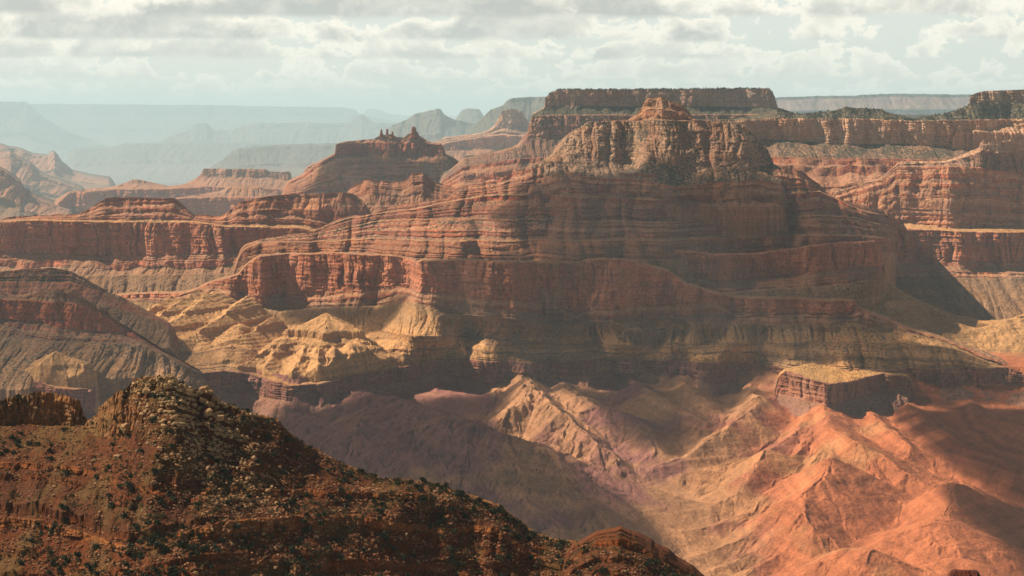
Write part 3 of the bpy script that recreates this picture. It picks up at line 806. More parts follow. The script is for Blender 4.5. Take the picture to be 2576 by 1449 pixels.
tfB = [(-300, 1070), (-100, 1065), (40, 1055), (160, 1055), (235, 1050), (260, 1010), (300, 1002), (450, 1000), (560, 990), (640, 995), (730, 1015), (800, 1010), (880, 985), (1000, 965), (1080, 965), (1150, 960), (1250, 965), (1400, 962), (1550, 960), (1700, 958), (1850, 962), (1960, 985), (2060, 1000), (2150, 985), (2250, 980), (2400, 975), (2576, 985), (2800, 1030)]
o = loft('canyon_wall', (-650, 2800), [L(rimB, rimBd), L(footB, footBd), L(ledB, ledBd), L(midB, midBd), L(tapB, tapBd), L(tfB, [(a, b - 14) for a, b in tapBd]),
    L([(-300, 1150), (2800, 1150)], [(a, b - 420) for a, b in tapBd])],
    [cliff(REDW, 15, top=(0.33, 0.2, 0.115)), ledges(5, REDW2, MUAV, s=0.12, fl=6), slope((0.29, 0.185, 0.10), s=0.35, g=1.5, c2=TONTO), ledges(6, (0.26, 0.16, 0.09), TONTO, s=0.35, rise=(0.05, 0.3), fl=4), cliff(TAPE, 13), slope(BROWN, s=0.15)],
    [(50, 1), (150, -3), (260, -60), (600, -300)], 74, step=1.5, plan=(66.0, 380.0))
tagset(o, 'long red cliff promontory above tan benches and the brown wall of the inner gorge', 'cliff', 'structure')

# lit bench on the right, behind the central slopes
o = loft('plateau', (2030, 2800), [
    L([(2030, 690), (2060, 690), (2090, 702), (2150, 740), (2200, 764), (2240, 757), (2300, 758), (2340, 766), (2400, 790), (2470, 806), (2540, 800), (2576, 788), (2700, 770), (2800, 765)], [(2030, 8000), (2150, 8150), (2300, 8650), (2470, 8500), (2800, 8700)]),
    L([(2030, 790), (2100, 770), (2160, 790), (2240, 788), (2300, 796), (2400, 818), (2500, 815), (2576, 805), (2800, 800)], [(2030, 7800), (2160, 8000), (2300, 8350), (2470, 8300), (2800, 8400)]),
    L([(2030, 860), (2160, 850), (2250, 850), (2380, 860), (2480, 856), (2576, 853), (2800, 850)], 7950),
    L([(2030, 900), (2380, 885), (2480, 888), (2576, 886), (2800, 890)], 7930), L([(2030, 1000), (2800, 1000)], 7600)],
    [slope(TONTO, s=0.2, g=1.0), ledges(4, TONTO, TONTO, s=0.2, rise=(0.12, 0.3)), cliff(TAPE, 12), slope(BROWN)], [(100, -20), (400, -300)], 75, step=1.5, plan=(40.0, 280.0), sink=(60, 0))
tagset(o, 'sunlit tan bench with low hills beyond the dark central slopes, right edge', 'plateau', 'structure')

# dark butte at the left edge, and the brown one behind it
o = loft('butte', (-650, 480), [
    L([(-250, 690), (0, 684), (60, 680), (130, 674), (180, 684), (215, 702), (250, 722), (275, 738), (300, 746), (400, 800), (480, 840)], 7500),
    L([(-250, 720), (0, 712), (180, 712), (250, 735), (400, 803), (480, 843)], 7450),
    L([(-250, 760), (180, 760), (250, 765), (400, 810), (480, 850)], 7350), L([(-250, 860), (480, 880)], 7100)],
    [ledges(5, (0.25, 0.11, 0.065), (0.24, 0.14, 0.085), s=0.6), cliff((0.28, 0.13, 0.08), 9), slope(TALUS, s=0.4)], RBACK, 81, step=1.5, k=0.8, sink=(0, 60))
tagset(o, 'brown rounded butte behind the dark cliffed one at the left edge', 'butte', 'structure')

o = loft('butte', (-650, 560), [
    L([(-250, 720), (-100, 728), (0, 736), (20, 744), (65, 742), (100, 729), (180, 727), (196, 736), (210, 747), (225, 760), (268, 780), (280, 800), (306, 817), (350, 842), (420, 885), (560, 960)], [(-250, 6900), (180, 6750), (350, 6700), (560, 6700)]),
    L([(-250, 750), (0, 756), (100, 758), (180, 764), (225, 772), (280, 803), (306, 820), (350, 845), (420, 888), (560, 962)], 6720),
    L([(-250, 800), (0, 805), (100, 812), (200, 832), (270, 838), (306, 842), (350, 856), (420, 892), (560, 964)], [(-250, 6690), (100, 6700), (200, 6660), (350, 6680), (560, 6690)]),
    L([(-250, 840), (0, 850), (200, 865), (350, 868), (420, 897), (560, 966)], 6560),
    L([(-250, 990), (0, 985), (100, 975), (230, 960), (300, 955), (420, 950), (560, 975)], [(-250, 6200), (100, 6180), (200, 6240), (420, 6450), (560, 6500)])],
    [ledges(3, (0.26, 0.13, 0.08), (0.28, 0.17, 0.10), s=0.35), cliff((0.37, 0.135, 0.075), 14), ledges(4, (0.28, 0.12, 0.075), (0.25, 0.15, 0.09), s=0.3), slope((0.24, 0.15, 0.09), s=0.4, g=1.4, c2=(0.33, 0.2, 0.11))],
    RBACK, 82, step=1.5, k=0.85, plan=(45.0, 300.0), sink=(0, 60))
tagset(o, 'dark brown butte with a banded cliff below its crest, at the left edge above the near hill', 'butte', 'structure')


# ------------------------------------------------------------------ fields made of ridges (inner gorge, spurs, small hills)
def erode(Z, X, Y, lams, seed, amp=0.11, smax=0.35, gain=1.0):
    """gullies that follow the fall line, from wide to narrow; grid rows = forward distance, columns = bearing"""
    D = Y
    A = X / Y
    for n, lam in enumerate(lams):
        zD = np.gradient(Z, axis=0) / np.maximum(1e-6, np.abs(np.gradient(D, axis=0))) * np.sign(np.gradient(D, axis=0))
        zA = np.gradient(Z, axis=1) / np.gradient(A, axis=1)
        gx = zA / D
        gy = zD - gx * A
        g = np.sqrt(gx * gx + gy * gy) + 1e-6
        sx, sy = -gy / g, gx / g
        px, py = X / lam, Y / lam
        ix, iy = np.floor(px), np.floor(py)
        c = np.zeros_like(Z); s = np.zeros_like(Z); W = np.zeros_like(Z) + 1e-6
        for i in (-1, 0, 1):
            for j in (-1, 0, 1):
                cx, cy = ix + i, iy + j
                hx = _VT[(cx.astype(np.int64) + seed * 13 + n * 7) & 255, cy.astype(np.int64) & 255]
                hy = _VT[(cx.astype(np.int64) + seed * 29 + 101) & 255, (cy.astype(np.int64) + n * 5) & 255]
                dx, dy = px - cx - hx, py - cy - hy
                w = np.exp(-2.2 * (dx * dx + dy * dy))
                ph = (dx * sx + dy * sy) * 2 * math.pi
                c += w * np.cos(ph); s += w * np.sin(ph); W += w
        v = c / W
        mag = np.sqrt(c * c + s * s) / W
        v = c / (W * np.maximum(mag, 0.25))
        v = 1 - 2 * np.abs(v) ** 0.0 * (0.5 - 0.5 * v) ** 0.75 if False else v
        f = sstep(0.02, smax, g)
        Z = Z + gain * amp * lam * f * (np.abs(0.5 + 0.5 * v) ** 0.8 - 0.6)
    return Z


def ridge_height(X, Y, ridges):
    """height of a set of ridge lines with slopes falling away on both sides"""
    H = np.full(X.shape, -1e4)
    I = np.zeros(X.shape, int)
    for n, R in enumerate(ridges):
        pts = []
        for (px, py, drop) in R['p']:
            d = float(DEP(py, drop))
            x, y, z = P(px, py, d)
            pts.append((float(x), float(y), float(z)))
        sl, sr, r = R.get('s', (0.6, 0.6)) + (R.get('r', 20.0),)
        best = np.full(X.shape, -1e4)
        for (x0, y0, z0), (x1, y1, z1) in zip(pts[:-1], pts[1:]):
            dx, dy = x1 - x0, y1 - y0
            l2 = dx * dx + dy * dy
            t = np.clip(((X - x0) * dx + (Y - y0) * dy) / l2, 0, 1)
            ex, ey = X - (x0 + dx * t), Y - (y0 + dy * t)
            d = np.sqrt(ex * ex + ey * ey)
            side = (dx * ey - dy * ex)
            sl_ = np.where(side > 0, sl, sr)
            dd = np.sqrt(d * d + r * r) - r
            cc = R.get('c', 0.0)
            h = z0 + (z1 - z0) * t - sl_ * dd * (1 - cc * np.clip(dd / 500.0, 0, 1))
            best = np.maximum(best, h)
        k = R.get('k', 14.0)
        m = np.maximum(H, best)
        H = m + k * np.log(np.exp(-np.clip((m - H) / k, 0, 30)) + np.exp(-np.clip((m - best) / k, 0, 30))) - k * 0.0
    return H


def up2(a, shape):
    """bilinear enlargement"""
    r = np.linspace(0, a.shape[0] - 1, shape[0]); c = np.linspace(0, a.shape[1] - 1, shape[1])
    r0 = np.clip(np.floor(r).astype(int), 0, a.shape[0] - 2); c0 = np.clip(np.floor(c).astype(int), 0, a.shape[1] - 2)
    fr = (r - r0)[:, None]; fc = (c - c0)[None, :]
    return (a[r0][:, c0] * (1 - fr) * (1 - fc) + a[r0 + 1][:, c0] * fr * (1 - fc) + a[r0][:, c0 + 1] * (1 - fr) * fc + a[r0 + 1][:, c0 + 1] * fr * fc)


def field(name, a, d, ncol, nr, ridges, lams, amp, seed, colour, skirt=None, floor=30.0, steps=(18.0, 0.16), drops=(), warp=14.0, clip=None):
    A1 = np.linspace(a[0], a[1], ncol); d1 = np.linspace(d[1], d[0], nr)
    D, A = np.meshgrid(d1, A1, indexing='ij')
    q = 2
    Dl, Al = np.meshgrid(d1[::q], A1[::q], indexing='ij')
    Xl, Yl = Al * Dl, Dl
    wx = Xl + warp * fbm(Xl / 170.0, Yl / 170.0, seed + 5.0, 3)
    wy = Yl + warp * fbm(Xl / 170.0, Yl / 170.0, seed + 6.0, 3)
    H = ridge_height(wx, wy, ridges)
    if skirt is not None:
        sk = skirt(Xl, Yl, Al * F + CX)
        k = 14.0
        m = np.maximum(H, sk)
        H = m + k * np.log(np.exp(-np.clip((m - H) / k, 0, 40)) + np.exp(-np.clip((m - sk) / k, 0, 40)))
    if callable(floor):
        floor = floor(Yl)
    m = np.maximum(H, floor)
    H = m + 8 * np.log(np.exp(-np.clip((m - H) / 8, 0, 40)) + np.exp(-np.clip((m - floor) / 8, 0, 40)))
    H = up2(H, D.shape)
    X, Y = A * D, D
    H = erode(H, X, Y, lams, seed, amp=amp, gain=0.75 + 1.2 * sstep(1700, 1400, A * F + CX) if name == 'gorge' else 1.0)
    H = H + 0.9 * fbm(X / 40.0, Y / 40.0, seed + 9.0, 4)
    for (lev, hgt, wid) in drops:
        lv = CAMZ - lev + 5.0 * fbm(X / 90.0, Y / 90.0, seed + 11.0, 3)
        H = H - hgt * sstep(0, 1, (lv - H) / wid)
    tilt = H + 0.10 * X - 0.06 * Y if name == 'gorge' else H
    st, sa = steps
    ph = tilt / st + 0.3 * fbm(X / 300.0, Y / 300.0, seed + 15.0, 3)
    fr = ph - np.floor(ph)
    w = sstep(0.0, 0.5, fbm(X / 350.0, Y / 350.0, seed + 16.0, 3) + 0.25)
    H = H + w * st * sa * (sstep(0.0, 1.0, fr * 1.0) - fr) * 2.2
    col = colour(X, Y, H, A * F + CX, tilt)
    e = np.minimum(np.minimum(np.arange(ncol), np.arange(ncol)[::-1])[None, :] / (0.09 * ncol), np.minimum(np.arange(nr), np.arange(nr)[::-1])[:, None] / (0.09 * nr))
    if name != 'gorge':
        H = H - 260.0 * np.clip(1 - e, 0, 1) ** 2
    if clip is not None:
        H = clip(X, Y, H)
    return grid_mesh(name, X, Y, H, col, ROCK_SOFT if name == 'gorge' else ROCK, True)


def gorge_colour(X, Y, H, px, tilt):
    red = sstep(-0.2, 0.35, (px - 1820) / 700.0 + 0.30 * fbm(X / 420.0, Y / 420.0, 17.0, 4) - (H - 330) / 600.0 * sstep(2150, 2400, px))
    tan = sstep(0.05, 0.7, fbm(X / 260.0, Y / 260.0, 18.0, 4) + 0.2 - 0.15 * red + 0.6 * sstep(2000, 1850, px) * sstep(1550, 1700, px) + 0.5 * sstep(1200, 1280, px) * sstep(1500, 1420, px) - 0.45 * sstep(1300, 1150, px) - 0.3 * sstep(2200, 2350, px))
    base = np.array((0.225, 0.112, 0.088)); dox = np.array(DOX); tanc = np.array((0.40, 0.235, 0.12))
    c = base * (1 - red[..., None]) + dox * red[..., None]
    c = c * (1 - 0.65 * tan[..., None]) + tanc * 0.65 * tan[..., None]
    bed = 1 + 0.22 * pn(tilt / 14.0, X / 900.0, 19.0) + 0.14 * pn(tilt / 5.0, X / 500.0, 20.0)
    bed = bed * (1 + 0.16 * fbm(X / 60.0, Y / 60.0, 21.0, 4))
    C = np.zeros(H.shape + (4,))
    C[..., :3] = np.clip(c * bed[..., None], 0.01, 0.9)
    C[..., 3] = np.clip(0.05 + 0.14 * (1 - red), 0, 1)
    return C


def inner_gorge():
    R = [
        dict(p=[(900, 985, 985), (1030, 1010, 1040), (1130, 1048, 1080), (1250, 1090, 1130), (1350, 1122, 1175), (1430, 1166, 1225), (1500, 1230, 1285), (1560, 1262, 1320), (1640, 1312, 1370), (1690, 1372, 1405)], s=(0.75, 0.33), r=26, c=0.2, h=55),
        dict(p=[(730, 1000, 960), (760, 1060, 1060), (830, 1110, 1130), (930, 1200, 1220), (1000, 1300, 1300)], s=(0.5, 0.5), r=20, c=0.3),
        dict(p=[(1100, 1040, 1075), (1130, 1110, 1140), (1180, 1200, 1230), (1260, 1300, 1310)], s=(0.42, 0.42), r=26, c=0.3),
        dict(p=[(1330, 1115, 1168), (1350, 1180, 1235), (1400, 1260, 1305), (1480, 1340, 1360)], s=(0.42, 0.42), r=22, c=0.3),
        dict(p=[(1300, 945, 1010), (1324, 955, 1030), (1369, 1005, 1085), (1429, 1052, 1140), (1499, 1115, 1225), (1554, 1152, 1290), (1575, 1178, 1340)], s=(0.75, 0.7), r=8, c=0.2, h=30),
        dict(p=[(1324, 955, 1030), (1319, 1010, 1085), (1276, 1030, 1120), (1266, 1060, 1160)], s=(0.8, 0.8), r=8, h=25),
        dict(p=[(1319, 1010, 1085), (1384, 1092, 1195), (1440, 1132, 1245), (1499, 1156, 1285), (1560, 1192, 1350)], s=(0.8, 0.75), r=8),
        dict(p=[(1389, 945, 1010), (1449, 995, 1075), (1499, 1020, 1105), (1599, 1050, 1160), (1629, 1085, 1210), (1652, 1125, 1280), (1632, 1165, 1345)], s=(0.6, 0.6), r=26, c=0.2),
        dict(p=[(1560, 940, 1010), (1640, 990, 1080), (1700, 1020, 1120), (1760, 1060, 1190), (1770, 1110, 1290)], s=(0.6, 0.6), r=22, c=0.2),
        dict(p=[(1700, 940, 1010), (1767, 1000, 1090), (1800, 1030, 1150), (1790, 1075, 1250)], s=(0.65, 0.65), r=14),
        dict(p=[(1880, 945, 1010), (1900, 1000, 1080), (1860, 1040, 1160), (1800, 1090, 1270)], s=(0.6, 0.6), r=14),
        dict(p=[(1050, 1030, 1060), (1040, 1110, 1160), (1020, 1200, 1230), (1060, 1320, 1320)], s=(0.5, 0.5), r=12, h=45),
        dict(p=[(1190, 1068, 1105), (1170, 1150, 1190), (1170, 1250, 1270), (1240, 1380, 1350)], s=(0.5, 0.5), r=12, h=45),
        dict(p=[(1290, 1102, 1145), (1300, 1180, 1225), (1340, 1270, 1295), (1440, 1380, 1365)], s=(0.5, 0.5), r=12, h=40),
        dict(p=[(1390, 1145, 1200), (1430, 1225, 1275), (1490, 1300, 1330), (1580, 1390, 1380)], s=(0.5, 0.5), r=12, h=35),
        dict(p=[(940, 1010, 1000), (900, 1080, 1090), (890, 1160, 1170)], s=(0.5, 0.5), r=12, h=40),
        # promontory ridge and its spurs
        dict(p=[(2060, 985, 1000), (2072, 1025, 1030), (2078, 1062, 1050), (2107, 1085, 1070), (2152, 1110, 1100), (2217, 1150, 1140), (2282, 1192, 1180), (2335, 1226, 1215)], s=(0.5, 0.8), r=20, c=0.15, h=45),
        dict(p=[(2335, 1226, 1215), (2400, 1216, 1195), (2480, 1250, 1225), (2600, 1300, 1270)], s=(0.5, 0.6), r=20),
        dict(p=[(2040, 1000, 1005), (1967, 992, 1020), (1882, 1036, 1090), (1792, 1100, 1190), (1717, 1150, 1280), (1640, 1180, 1345)], s=(0.75, 0.75), r=10, c=0.15),
        dict(p=[(2072, 1025, 1030), (2037, 1046, 1055), (1982, 1103, 1125), (1907, 1145, 1190), (1817, 1168, 1255), (1717, 1192, 1335)], s=(0.8, 0.75), r=9, c=0.15),
        dict(p=[(1935, 1130, 1180), (1907, 1160, 1195), (1880, 1190, 1215), (1865, 1228, 1245), (1830, 1250, 1285), (1780, 1275, 1330), (1720, 1300, 1380)], s=(0.7, 0.7), r=16, c=0.1, h=30),
        dict(p=[(1880, 1190, 1215), (1820, 1205, 1265), (1760, 1225, 1325)], s=(0.9, 0.9), r=8),
        dict(p=[(2078, 1062, 1050), (2080, 1110, 1075), (2067, 1142, 1100), (2027, 1187, 1145), (1937, 1245, 1215), (1887, 1290, 1265), (1792, 1325, 1325), (1717, 1352, 1385)], s=(0.8, 0.8), r=9, c=0.15),
        dict(p=[(2050, 1080, 1068), (2010, 1130, 1125), (1960, 1180, 1180), (1920, 1210, 1225)], s=(0.95, 0.95), r=6),
        dict(p=[(2080, 1110, 1075), (2092, 1152, 1095), (2150, 1192, 1145), (2217, 1240, 1210), (2250, 1290, 1280)], s=(0.7, 0.9), r=8),
        dict(p=[(2092, 1152, 1095), (2070, 1200, 1125), (2010, 1252, 1165), (2017, 1290, 1185), (2040, 1326, 1210), (2080, 1350, 1242), (2132, 1402, 1300), (2217, 1450, 1370)], s=(0.6, 0.7), r=24, c=0.1, h=40),
        dict(p=[(2010, 1252, 1165), (1950, 1298, 1230), (1880, 1350, 1290), (1780, 1388, 1345), (1710, 1420, 1395)], s=(0.8, 0.8), r=10, c=0.1),
        dict(p=[(2017, 1290, 1185), (1990, 1330, 1235), (1930, 1375, 1290), (1850, 1410, 1340), (1780, 1440, 1385)], s=(0.9, 0.9), r=8),
        dict(p=[(2040, 1326, 1210), (1980, 1385, 1285), (1900, 1430, 1340), (1820, 1470, 1385)], s=(0.85, 0.85), r=8),
        dict(p=[(2200, 1390, 1262), (2130, 1380, 1258), (2070, 1412, 1290), (2000, 1470, 1345), (1960, 1540, 1390)], s=(0.6, 0.6), r=40, h=50),
        dict(p=[(2200, 1390, 1262), (2240, 1440, 1320), (2260, 1490, 1380)], s=(0.6, 0.6), r=40, h=50),
        # lobe at the right
        dict(p=[(2400, 1216, 1195), (2392, 1260, 1215), (2362, 1316, 1232), (2318, 1334, 1254), (2270, 1383, 1312), (2235, 1420, 1372)], s=(0.6, 0.65), r=30, h=50),
        dict(p=[(2362, 1316, 1232), (2400, 1400, 1285), (2440, 1480, 1335), (2440, 1560, 1390)], s=(0.5, 0.5), r=80, h=50),
        dict(p=[(2400, 1216, 1195), (2450, 1290, 1230), (2520, 1370, 1280), (2580, 1450, 1330)], s=(0.55, 0.55), r=30),
        # dark slopes at the right
        dict(p=[(2250, 985, 1000), (2330, 1060, 1070), (2420, 1110, 1120), (2520, 1160, 1170), (2700, 1240, 1240)], s=(0.6, 0.6), r=20, c=0.2),
        dict(p=[(2150, 1000, 1005), (2210, 1060, 1070), (2290, 1120, 1140)], s=(0.7, 0.7), r=12),
        dict(p=[(2420, 970, 1000), (2467, 1046, 1050), (2576, 1072, 1080), (2750, 1110, 1110)], s=(0.6, 0.5), r=16, c=0.2),
        dict(p=[(2560, 980, 1000), (2700, 1040, 1010)], s=(0.5, 0.45), r=30),
    ]
    def plane(py):
        return 1904.0 * (py - 290) / 4807.0 / ((py - 290) / 4807.0 + 0.12)
    for q in R:
        n = len(q['p']) - 1
        q['p'] = [(px, py, plane(py) - 50 + 78 * min(1.0, max(0.0, (dr - 1000) / 390.0)) + 85 * min(1.0, max(0.0, (1090 - dr) / 80.0)) - q.get('h', 0.0) * (1 - 0.8 * i / n)) for i, (px, py, dr) in enumerate(q['p'])]
    fx = [p[0] for p in tapBd]; fy = [p[1] for p in tapBd]
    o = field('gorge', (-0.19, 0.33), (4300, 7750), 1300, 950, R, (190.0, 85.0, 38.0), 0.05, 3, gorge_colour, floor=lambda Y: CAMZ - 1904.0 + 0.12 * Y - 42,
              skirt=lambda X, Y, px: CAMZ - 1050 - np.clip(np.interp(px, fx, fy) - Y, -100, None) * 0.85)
    tagset(o, 'deep inner gorge of rounded red shale hills and purple brown ridges', 'gorge', 'structure')


inner_gorge()


def tan_colour(X, Y, H, px, tilt):
    C = np.zeros(H.shape + (4,))
    c = np.array((0.47, 0.285, 0.145)) * (1 + 0.16 * fbm(X / 120.0, Y / 120.0, 31.0, 4) + 0.16 * pn(H / 6.0, X / 400.0, 32.0))[..., None]
    C[..., :3] = np.clip(c, 0.02, 0.9)
    C[..., 3] = 0.16
    return C


def hills(label, cat, pxr, Dr, ridges, seed, drops=(), n=(600, 420)):
    a = [(p - CX) / F for p in pxr]
    o = field(cat, a, Dr, n[0], n[1], ridges, (90.0, 38.0, 17.0), 0.055, seed, tan_colour, floor=-400.0, steps=(13.0, 0.32), drops=drops, warp=5.0,
              clip=lambda X, Y, H: np.maximum(H - 420.0 * np.clip((np.interp(X / Y * F + CX, [p[0] for p in tapBd], [p[1] for p in tapBd]) + 110 - Y) / 130.0, 0, 1) ** 1.5, 120.0))
    tagset(o, label, cat, 'structure')


# small sunlit pyramid on the tan bench with its apron of spurs
hills('small sunlit pyramid with a flat ledge round it, on the tan bench below the red wall', 'butte', (430, 1120), (6750, 7750), [
    dict(p=[(725, 826, 838), (790, 812, 818), (820, 797, 800)], s=(0.45, 0.5), r=3),
    dict(p=[(820, 797, 800), (850, 813, 818), (905, 831, 839)], s=(0.45, 0.5), r=3),
    dict(p=[(820, 797, 800), (818, 835, 838)], s=(0.5, 0.5), r=3),
    dict(p=[(705, 842, 852), (650, 872, 880), (590, 900, 905), (530, 922, 925), (500, 936, 940)], s=(0.7, 0.7), r=3),
    dict(p=[(770, 852, 852), (745, 892, 888), (720, 925, 922), (700, 950, 945)], s=(0.75, 0.75), r=3),
    dict(p=[(795, 855, 850), (802, 895, 888), (800, 930, 925)], s=(0.8, 0.8), r=3),
    dict(p=[(840, 855, 850), (845, 888, 882), (865, 920, 915), (880, 945, 942)], s=(0.75, 0.75), r=3),
    dict(p=[(900, 848, 852), (950, 873, 875), (1010, 893, 898), (1060, 906, 918)], s=(0.7, 0.7), r=3),
    dict(p=[(720, 840, 850), (660, 900, 905), (610, 930, 930), (570, 950, 945)], s=(0.7, 0.7), r=3),
    dict(p=[(880, 850, 852), (910, 890, 890), (960, 915, 915), (1000, 925, 928)], s=(0.7, 0.7), r=3)],
    41, drops=((842, 22, 5), (884, 7, 3), (905, 9, 3)))
# low humps on the rim of the brown wall
hills('low sunlit humps on the rim of the brown wall, below the corner of the red cliff', 'hill', (860, 1340), (7150, 7950), [
    dict(p=[(1150, 848, 888), (1160, 866, 905)], s=(1.1, 1.1), r=2),
    dict(p=[(1120, 872, 910), (1160, 880, 925), (1200, 893, 938)], s=(0.7, 0.7), r=3),
    dict(p=[(1205, 888, 928), (1245, 872, 912), (1268, 874, 915), (1300, 903, 945)], s=(0.5, 0.5), r=5)],
    42, drops=((905, 7, 3), (925, 6, 3)), n=(480, 380))
# long lit slopes at the left end of the red wall
hills('long sunlit slopes falling left from the end of the red wall', 'slope', (270, 760), (7300, 8300), [
    dict(p=[(580, 704, 724), (560, 714, 738), (510, 757, 774), (440, 800, 816), (370, 846, 860)], s=(0.55, 0.6), r=6),
    dict(p=[(620, 745, 762), (560, 790, 806), (490, 830, 842), (440, 850, 866)], s=(0.7, 0.7), r=3),
    dict(p=[(690, 788, 812), (640, 820, 840), (560, 850, 867), (510, 862, 884)], s=(0.7, 0.7), r=3),
    dict(p=[(500, 728, 734), (430, 770, 784), (380, 805, 819), (340, 835, 849)], s=(0.7, 0.7), r=3),
    dict(p=[(430, 745, 764), (380, 775, 796), (330, 812, 829), (310, 830, 854)], s=(0.7, 0.7), r=3)],
    43, drops=((800, 8, 3), (845, 10, 3)), n=(480, 420))
hills('pair of small sunlit tan hills under the dark left butte', 'hill', (-20, 330), (5950, 6700), [
    dict(p=[(60, 948, 845), (100, 915, 815), (140, 890, 795), (200, 908, 815), (235, 955, 860)], s=(0.5, 0.55), r=4),
    dict(p=[(140, 890, 795), (130, 930, 835), (100, 960, 865)], s=(0.55, 0.55), r=4),
    dict(p=[(95, 975, 870), (165, 946, 840), (230, 978, 872)], s=(0.5, 0.5), r=4),
    dict(p=[(165, 946, 840), (165, 980, 870)], s=(0.5, 0.5), r=4)],
    44, drops=((825, 6, 3),), n=(360, 320))
hills('sunlit tan ridge running down behind the dark central slopes on the right', 'ridge', (2020, 2640), (7500, 8700), [
    dict(p=[(2165, 776, 784), (2210, 806, 825), (2290, 832, 870)], s=(0.55, 0.5), r=4),
    dict(p=[(2230, 758, 790), (2300, 757, 800), (2340, 770, 820), (2390, 795, 850)], s=(0.5, 0.5), r=4),
    dict(p=[(2200, 690, 700), (2250, 722, 745), (2300, 757, 800)], s=(0.6, 0.6), r=4),
    dict(p=[(2440, 830, 895), (2490, 814, 872), (2540, 832, 895)], s=(0.45, 0.45), r=4),
    dict(p=[(2420, 812, 870), (2360, 836, 895), (2300, 845, 905)], s=(0.4, 0.4), r=6),
    dict(p=[(2576, 786, 840), (2520, 802, 858), (2640, 770, 820)], s=(0.45, 0.45), r=6)],
    45, drops=((800, 7, 3), (850, 6, 3)), n=(520, 420))

# flat-topped headland of the brown wall
o = loft('headland', (1930, 2340), [
    L([(1930, 990), (1962, 940), (1975, 930), (2040, 915), (2100, 908), (2150, 910), (2220, 924), (2280, 940), (2340, 975)], [(1930, 7200), (1975, 7180), (2100, 7420), (2340, 7250)]),
    L([(1930, 991), (1962, 943), (1975, 934), (2000, 940), (2040, 955), (2085, 967), (2120, 965), (2160, 955), (2220, 940), (2280, 948), (2340, 978)], [(1930, 7190), (1965, 7130), (2000, 7020), (2040, 6930), (2085, 6860), (2120, 6930), (2160, 7040), (2220, 7160), (2340, 7200)]),
    L([(1930, 1010), (1962, 990), (1985, 998), (2020, 1005), (2040, 1015), (2085, 1022), (2120, 1015), (2160, 1000), (2220, 985), (2280, 980), (2340, 1000)], [(1930, 7180), (1965, 7115), (2000, 7005), (2040, 6915), (2085, 6845), (2120, 6915), (2160, 7025), (2220, 7145), (2340, 7190)]),
    L([(1930, 1100), (2040, 1100), (2085, 1110), (2340, 1090)], [(1930, 6950), (2085, 6600), (2340, 6950)])],
    [slope((0.46, 0.275, 0.13), s=0.25, g=0.5), cliff((0.30, 0.15, 0.095), 17), slope(BROWN, s=0.15, g=1.4)], [(60, -4), (250, -60)], 76, step=1.4, plan=(15.0, 170.0), sink=(30, 60))
tagset(o, 'flat-topped headland of the brown wall, sunlit on top, above the red hills', 'headland', 'structure')

# ------------------------------------------------------------------ near hill with boulders and shrubs
SOIL = (0.078, 0.030, 0.0135)
STONE = (0.21, 0.11, 0.052)
NEAR = rock_material('near_red_rock', 0.13, 0.9, 16.0, (0.035, 0.035, 0.016, 1))

FGC = [(-260, 1030), (-80, 1016), (0, 1010), (30, 1000), (65, 995), (95, 985), (165, 995), (200, 1007), (206, 1027), (214, 1052), (225, 1056), (245, 1042), (250, 1020), (295, 986), (320, 977), (340, 954), (370, 947), (390, 953), (425, 944), (440, 949), (445, 965), (470, 971), (500, 986), (525, 978), (532, 991), (560, 1012), (585, 1020), (635, 1040), (700, 1058), (720, 1080), (765, 1115), (800, 1135), (858, 1162), (904, 1184), (959, 1202), (1020, 1203), (1059, 1209), (1124, 1222), (1164, 1242), (1199, 1256), (1254, 1272), (1299, 1306), (1329, 1331), (1359, 1348), (1409, 1358), (1459, 1366), (1560, 1380), (1640, 1402), (1704, 1430), (1760, 1462), (1900, 1540)]
FGCd = [(-260, 1330), (200, 1310), (240, 1290), (300, 1250), (420, 1235), (560, 1250), (900, 1290), (1300, 1300), (1900, 1260)]


def below(pts, dy):
    return [(a, b + dy) for a, b in pts]


def fg_line(base, mn):
    """line that never climbs over the crest"""
    xs = np.arange(-260, 1901, 10.0)
    y = np.maximum(curve(base, xs), curve(FGC, xs) + mn)
    return list(zip(xs, y))


